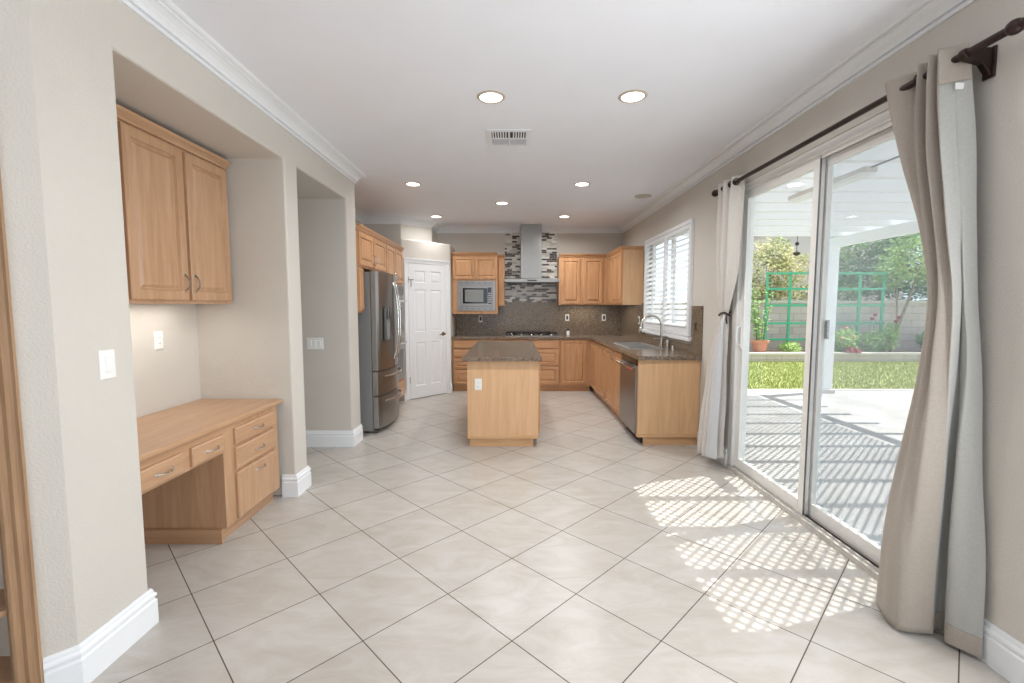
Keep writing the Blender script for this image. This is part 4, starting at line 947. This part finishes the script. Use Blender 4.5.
# left curtain, tied back
c3 = thing('curtain', 'pale beige curtain tied back at waist height beside kitchen counter', 'curtain', (1.79, 3.85, 0.02), 'patio door curtains')
zs3 = [2.45, 2.25, 1.95, 1.65, 1.42, 1.34, 1.26, 1.0, 0.65, 0.30, 0.045]
def fl_(y0, y1, x0, amp, n=13, ph=0, xr=None):
    o = []
    for i in range(n):
        s = i/(n-1); xc = x0 if xr is None else x0+(xr-x0)*s
        o.append((xc+(amp if (i+ph) % 2 else -amp), y0+(y1-y0)*s))
    return o
def folds(y0, y1, x0, amp, hem=0.0):
    base_ = [(0.0, 0.1), (0.10, 1.0), (0.22, -0.9), (0.33, 0.7), (0.42, -0.3), (0.55, -1.1), (0.66, 0.9), (0.80, -0.8), (0.90, 0.5), (1.0, 0.9)]
    return [(x0+amp*a, y0+(y1-y0)*s_, hem*s_*s_) for s_, a in base_]
lev = [folds(4.05, 3.68, 1.80, 0.045), folds(4.05, 3.69, 1.80, 0.045), folds(4.05, 3.71, 1.80, 0.042), folds(4.04, 3.76, 1.81, 0.036), folds(4.02, 3.86, 1.83, 0.024), folds(4.00, 3.90, 1.84, 0.017), folds(4.02, 3.88, 1.83, 0.022), folds(4.09, 3.85, 1.80, 0.036), folds(4.15, 3.82, 1.78, 0.042), folds(4.20, 3.80, 1.765, 0.045), folds(4.23, 3.79, 1.76, 0.048, 0.07)]
p3 = cloth(lev, zs3, 6, 6, wob=0.004, seed=5).build('fabric_panel', M['curtain2'], c3, smooth=True); solid(p3)
lz = [1.33, 1.2, 1.0, 0.65, 0.30, 0.105]
ll = [[(1.815, 3.915), (1.812, 3.905), (1.812, 3.895), (1.82, 3.885)], [(1.79, 3.91), (1.78, 3.895), (1.785, 3.88), (1.80, 3.87)], [(1.765, 3.91), (1.745, 3.89), (1.755, 3.865), (1.79, 3.85)],
      [(1.75, 3.91), (1.715, 3.88), (1.725, 3.85), (1.77, 3.82)], [(1.74, 3.91), (1.695, 3.88), (1.70, 3.84), (1.75, 3.805)], [(1.735, 3.92), (1.685, 3.88), (1.69, 3.835), (1.745, 3.79)]]
o_ = cloth(ll, lz, 6, 6, wob=0.001, seed=8).build('lining', M['lining2'], c3, smooth=True); solid(o_)
for y in (3.98, 3.88, 3.80, 3.72): grommet(c3, y)
mb = MB(); pts = [(1.84+0.036*math.cos(2*PI*k/20), 3.95+0.062*math.sin(2*PI*k/20), 1.34+0.012*math.sin(4*PI*k/20)) for k in range(20)]
tb = thing('tieback', 'dark rope tieback gathering the far curtain', 'tieback', (1.84, 3.95, 1.32))
mb.tube(pts, 0.008, 8, closed=True).build('cord', M['rod'], tb, smooth=True)
mb = MB().tube([(1.835, 3.888, 1.345), (1.825, 3.878, 1.30), (1.83, 3.876, 1.26)], 0.006, 6); mb.build('tail', M['rod'], tb, smooth=True)
mb = MB().tube([(XR-0.002, 3.93, 1.36), (1.87, 3.925, 1.35), (1.86, 3.92, 1.37)], 0.006, 8)
tag(mb.build('wall_hook', M['rod'], None, smooth=True), 'dark metal hook on wall behind the tied curtain', 'hook')

# ------------------------------------------------------------ outside
GZ = -0.05
struct(MB().box((2.0, -4, GZ-0.15), (16, 7.84, GZ)).build('patio_floor', M['concrete']))
struct(MB().box((-4, -12, GZ-0.35), (2.0, 0, GZ-0.12)).build('ground_behind', M['concrete']))
lw = MB().box((2.05, 7.84, GZ-0.1), (18, 11.9, GZ-0.005)).build('lawn_ground', M['grass']); struct(lw)
# grass blades (uncountable)
rg = random.Random(4); mb = MB(); vs = []; fs = []
for i in range(26000):
    y = 7.86+4.0*(rg.random()); x = rg.uniform(0.42*y, 0.98*y+0.3); h = rg.uniform(0.025, 0.055); a_ = rg.uniform(0, PI); dx, dy = math.cos(a_)*0.006, math.sin(a_)*0.006
    n = len(vs); lx, ly = rg.uniform(-0.02, 0.02), rg.uniform(-0.02, 0.02)
    vs += [(x-dx, y-dy, GZ-0.006), (x+dx, y+dy, GZ-0.006), (x+lx, y+ly, GZ+h)]; fs.append((n, n+1, n+2))
gb = MB(); gb.v = [Vector(v) for v in vs]; gb.f = fs
g_ = gb.build('lawn_grass', M['grass'], None); g_['kind'] = 'stuff'; tag(g_, 'short green lawn grass beyond the patio', 'grass')
struct(MB().box((2.05, 7.80, GZ-0.1), (16, 7.88, GZ+0.012)).build('patio_edge', M['cap']))
pw_ = MB().box((2.5, 11.9, GZ-0.1), (18, 12.1, 0.13)).build('planter_wall', M['block']); struct(pw_)
struct(MB().box((2.5, 11.87, 0.13), (18, 12.13, 0.18)).build('planter_wall_cap', M['cap']))
struct(MB().box((2.5, 12.1, GZ-0.1), (18, 13.1, 0.12)).build('planter_soil', M['soil']))
struct(MB().box((2.2, 13.1, -0.1), (19, 13.3, 1.50)).build('garden_wall', M['block']))
struct(MB().box((2.2, 13.06, 1.50), (19, 13.34, 1.56)).build('garden_wall_cap', M['cap']))
struct(MB().box((-6, 13.3, -0.3), (30, 30, -0.1)).build('ground_beyond', M['soil']))
# patio cover
pc = thing('patio_cover', 'white slatted lattice patio cover on posts outside the doors', 'patio cover', (5.45, 7.66, GZ))
RT = 2.66
rafs = []
k0 = -9
for k in range(-9, 9):
    y = 3.60+0.47*k
    if y > 7.75: break
    MB().box((2.02, y-0.03, RT-0.14), (5.80, y+0.03, RT)).build('rafter', M['patio_white'], pc)
MB().box((5.25, -0.9, RT-0.29), (5.35, 7.75, RT-0.14)).build('beam', M['patio_white'], pc)
MB().box((2.015, -0.9, RT-0.30), (2.055, 7.75, RT-0.14)).build('ledger', M['patio_white'], pc)
for y in (7.62, 3.2, -0.7):
    if y == 3.2: continue
    p_ = MB().box((5.23, y-0.07, GZ), (5.37, y+0.07, RT-0.29)).build('post', M['patio_white'], pc)
    MB().box((5.20, y-0.10, GZ), (5.40, y+0.10, GZ+0.06)).build('post_base', M['cap'], p_)
# lattice: two layers of diagonal laths
mb = MB(); X0, X1, Y0, Y1 = 2.02, 5.27, -0.9, 7.72; pit = 0.075; hwid = 0.016/2
def lath(p, q, z):
    d = (Vector(q)-Vector(p)).normalized(); n = Vector((-d.y, d.x))*hwid
    mb.hexa([(p[0]-n.x, p[1]-n.y, z), (q[0]-n.x, q[1]-n.y, z), (q[0]+n.x, q[1]+n.y, z), (p[0]+n.x, p[1]+n.y, z), (p[0]-n.x, p[1]-n.y, z+0.006), (q[0]-n.x, q[1]-n.y, z+0.006), (q[0]+n.x, q[1]+n.y, z+0.006), (p[0]+n.x, p[1]+n.y, z+0.006)])
c = Y0-X1
while c < Y1-X0:      # y = x + c
    xa = max(X0, Y0-c); xb = min(X1, Y1-c)
    if xb-xa > 0.05: lath((xa, xa+c), (xb, xb+c), RT+0.002)
    c += pit
c = Y0+X0
while c < Y1+X1:      # y = c - x
    xa = max(X0, c-Y1); xb = min(X1, c-Y0)
    if xb-xa > 0.05: lath((xa, c-xa), (xb, c-xb), RT+0.009)
    c += pit
mb.build('lattice_panel', M['patio_white'], pc)
lf_ = thing('patio_light', 'long white fluorescent fixture under the patio cover', 'light fixture', (2.85, 4.2, 2.46))
MB().box((2.80, 3.70, 2.475), (2.90, 4.72, 2.518)).build('housing', M['cap'], lf_, bevel=0.004)
MB().prism([(2.795, 2.476), (2.81, 2.452), (2.89, 2.452), (2.905, 2.476)], 3.72, 4.70, lambda p, z: (p[0], z, p[1])).build('diffuser', M['white'], lf_)
MB().tube([(2.85, 1.5, 2.508), (2.85, 3.70, 2.508)], 0.008, 6).build('conduit', M['sideg'], lf_)
# foliage
def leafy(name, label, cat, mat, blobs, n, size, trunk=None, seed=1, group=None, base=0.1, extra=None):
    rr = random.Random(seed); cx_ = sum(b[0] for b in blobs)/len(blobs); cy_ = sum(b[1] for b in blobs)/len(blobs)
    t = thing(name, label, cat, (cx_, cy_, base), group)
    mb = MB(); vs = []; fs = []; tot = sum(b[3]*b[4] for b in blobs)
    for (bx, by, bz, rh, rv) in blobs:
        for i in range(int(n*rh*rv/tot)):
            u = Vector((rr.gauss(0, 1), rr.gauss(0, 1), rr.gauss(0, 1))).normalized(); r = rr.uniform(0.35, 1.0)**0.45
            r *= 1+0.15*math.sin(u.x*7+u.z*9+seed)
            p = Vector((bx+u.x*rh*r, by+u.y*rh*r, bz+u.z*rv*r))
            if p.z < base+0.02: continue
            a_ = Vector((rr.gauss(0, 1), rr.gauss(0, 1), rr.gauss(0, 1))).normalized(); b2 = a_.orthogonal().normalized(); s = size*rr.uniform(0.6, 1.3); m_ = len(vs)
            vs += [p-a_*s, p+b2*s*0.45, p+a_*s, p-b2*s*0.45]; fs.append((m_, m_+1, m_+2, m_+3))
    mb.v = [Vector(v) for v in vs]; mb.f = fs; mb.build('foliage', mat, t)
    if trunk:
        mb = MB()
        for pts, r0, r1 in trunk: mb.tube(pts, [r0+(r1-r0)*i/(len(pts)-1) for i in range(len(pts))], 8)
        mb.build('trunk', M['bark'], t, smooth=True)
    if extra: extra(t, rr)
    return t
leafy('tree', 'olive blossoming tree behind the garden wall left of patio post', 'tree', M['leafA'], [(8.6, 15.5, 2.5, 1.0, 1.1), (9.5, 15.3, 2.3, 1.0, 0.9), (7.9, 15.6, 2.0, 0.8, 0.8), (9.0, 15.8, 3.2, 0.6, 0.6)], 9000, 0.055, [([(8.7, 15.5, -0.1), (8.7, 15.5, 2.6)], 0.09, 0.04)], 2, base=-0.1)
leafy('tree', 'tall dark green tree at right of patio post', 'tree', M['leafB'], [(11.9, 15.5, 2.8, 1.1, 1.4), (13.0, 15.2, 2.7, 1.1, 1.3), (14.2, 15.4, 2.9, 1.2, 1.5), (12.5, 15.6, 3.9, 1.0, 0.9), (15.5, 15.6, 3.0, 1.1, 1.5)], 18000, 0.065, [([(12.5, 15.5, -0.1), (12.5, 15.5, 3.2)], 0.12, 0.05)], 3, base=-0.1)
leafy('tree', 'light green tree with pale slanting trunk before garden wall', 'tree', M['leafC'], [(11.2, 12.8, 2.7, 0.7, 0.7), (11.9, 12.7, 2.4, 0.5, 0.5), (10.6, 12.85, 2.3, 0.4, 0.45)], 3500, 0.05, [([(10.3, 12.6, 0.1), (10.7, 12.6, 0.9), (11.1, 12.7, 1.8), (11.3, 12.7, 2.6)], 0.05, 0.02), ([(10.5, 12.6, 0.1), (10.7, 12.65, 1.0), (10.7, 12.75, 2.2)], 0.035, 0.015)], 4, base=0.12)
leafy('tree', 'dense green hedge tree behind wall between other trees', 'tree', M['leafB'], [(10.6, 15.0, 1.7, 0.8, 0.9), (11.0, 15.3, 2.6, 0.7, 0.7)], 6000, 0.05, [([(10.7, 15.1, -0.1), (10.7, 15.1, 1.9)], 0.06, 0.03)], 6, base=-0.1)
def flowers(pts, mat, r=0.035):
    def f(t, rr):
        for p in pts:
            MB().ball(p, r, 10).build('flower', mat, t, smooth=True)
            if p[2] > 0.65: MB().tube([(p[0]-0.06, p[1]+0.02, 0.2), (p[0], p[1], p[2])], 0.006, 5).build('stem', M['leafB'], t)
    return f
leafy('flower_shrub', 'green garden shrub with peach flowers beside patio post', 'shrub', M['leafC'], [(8.95, 12.35, 0.42, 0.34, 0.34), (9.2, 12.4, 0.5, 0.25, 0.3)], 1500, 0.045, None, 11, base=0.12, extra=flowers([(8.95, 12.15, 0.82), (9.1, 12.1, 0.6), (8.8, 12.1, 0.55)], M['pink']))
leafy('rose_bush', 'rose bush with dark red blooms in front of garden wall', 'shrub', M['leafC'], [(9.8, 12.45, 0.42, 0.35, 0.3), (10.2, 12.4, 0.5, 0.3, 0.32), (10.45, 12.5, 0.7, 0.18, 0.3)], 1800, 0.04, None, 12, base=0.12, extra=flowers([(9.8, 12.3, 1.18), (9.72, 12.3, 1.08), (10.45, 12.3, 1.10), (10.38, 12.3, 1.0)], M['rose'], 0.05))
leafy('flower_shrub', 'low dark red shrub hanging over the planter edge', 'shrub', M['rose'], [(9.0, 11.98, 0.22, 0.2, 0.12)], 500, 0.03, None, 13, base=0.16)
leafy('leafy_plant', 'broad-leaved green plant at right end of planter', 'plant', M['leafB'], [(11.6, 12.5, 0.45, 0.35, 0.28)], 500, 0.09, None, 14, base=0.12)
leafy('flower_shrub', 'small yellow-green plant below the green trellis', 'shrub', M['leafC'], [(7.6, 12.4, 0.28, 0.28, 0.16)], 600, 0.035, None, 15, base=0.12)
pt = thing('potted_plant', 'terracotta pot with tall leafy plant on the planter wall', 'potted plant', (6.72, 12.3, 0.12))
MB().lathe([(0.13, 0), (0.20, 0.30), (0.23, 0.30), (0.23, 0.37), (0.19, 0.37), (0.18, 0.32), (0.0, 0.32)], (6.72, 12.3, 0.12), (0, 0, 1), 20).build('pot', M['terra'], pt, smooth=True)
rr = random.Random(5); vs = []; fs = []; stm = MB()
for k in range(9):
    a_ = rr.uniform(0, 6.28); top = Vector((6.72+0.28*math.cos(a_), 12.3+0.2*math.sin(a_), rr.uniform(1.2, 2.0))); b0 = Vector((6.72+0.06*math.cos(a_), 12.3+0.06*math.sin(a_), 0.42))
    stm.tube([b0, (b0+top)/2+Vector((0.02, 0, 0.05)), top], [0.01, 0.007, 0.003], 5)
    for j in range(45):
        p = b0.lerp(top, rr.random())+Vector((rr.gauss(0, 0.05), rr.gauss(0, 0.05), rr.gauss(0, 0.03))); d = Vector((rr.gauss(0, 1), rr.gauss(0, 1), rr.gauss(0, 0.6))).normalized()*0.05; e = d.orthogonal().normalized()*0.02; m_ = len(vs)
        vs += [p-d, p+e, p+d, p-e]; fs.append((m_, m_+1, m_+2, m_+3))
mb = MB(); mb.v = [Vector(v) for v in vs]; mb.f = fs; mb.build('foliage', M['leafC'], pt); stm.build('stem', M['leafB'], pt)
# trellis
def trellis(x0, x1, label):
    t = thing('trellis', label, 'trellis', ((x0+x1)/2, 12.7, 0.12), 'green garden trellises')
    for x in (x0, (x0+x1)/2, x1): MB().box((x-0.03, 12.68, 0.12), (x+0.03, 12.72, 2.35)).build('upright', M['green'], t)
    for z in (0.45, 0.9, 1.4, 1.85, 2.28): MB().box((x0-0.05, 12.645, z), (x1+0.05, 12.68, z+0.06)).build('slat', M['green'], t)
    return t
trellis(7.08, 8.35, 'green wooden trellis behind potted plant, seen through far glass panel')
trellis(9.0, 10.3, 'green wooden trellis behind roses, seen through near glass panel')
# neighbouring house and hanging chimes
nb = thing('neighbour_house', 'pale neighbouring house wall beyond the garden trees', 'house', (13.3, 22, -0.1))
MB().box((12.3, 21, -0.1), (18, 26, 4.9)).build('wall', M['stucco'], nb)
MB().prism([(12.0, 4.9), (18.3, 4.9), (15.2, 6.1)], 20.7, 26.3, lambda p, z: (p[0], z, p[1])).build('roof', M['roof'], nb)
wc = thing('wind_chime', 'dark wind chime hanging from far edge of patio cover', 'wind chime', (4.55, 7.36, 2.52))
MB().tube([(4.55, 7.36, 2.52), (4.55, 7.36, 2.28)], 0.004, 6).build('chain', M['black'], wc)
MB().ball((4.55, 7.36, 2.40), 0.03, 10).build('bead', M['black'], wc, smooth=True)
MB().lathe([(0.01, 0), (0.05, -0.02), (0.05, -0.05), (0.015, -0.07)], (4.55, 7.36, 2.28), (0, 0, 1), 12).build('bell', M['black'], wc, smooth=True)
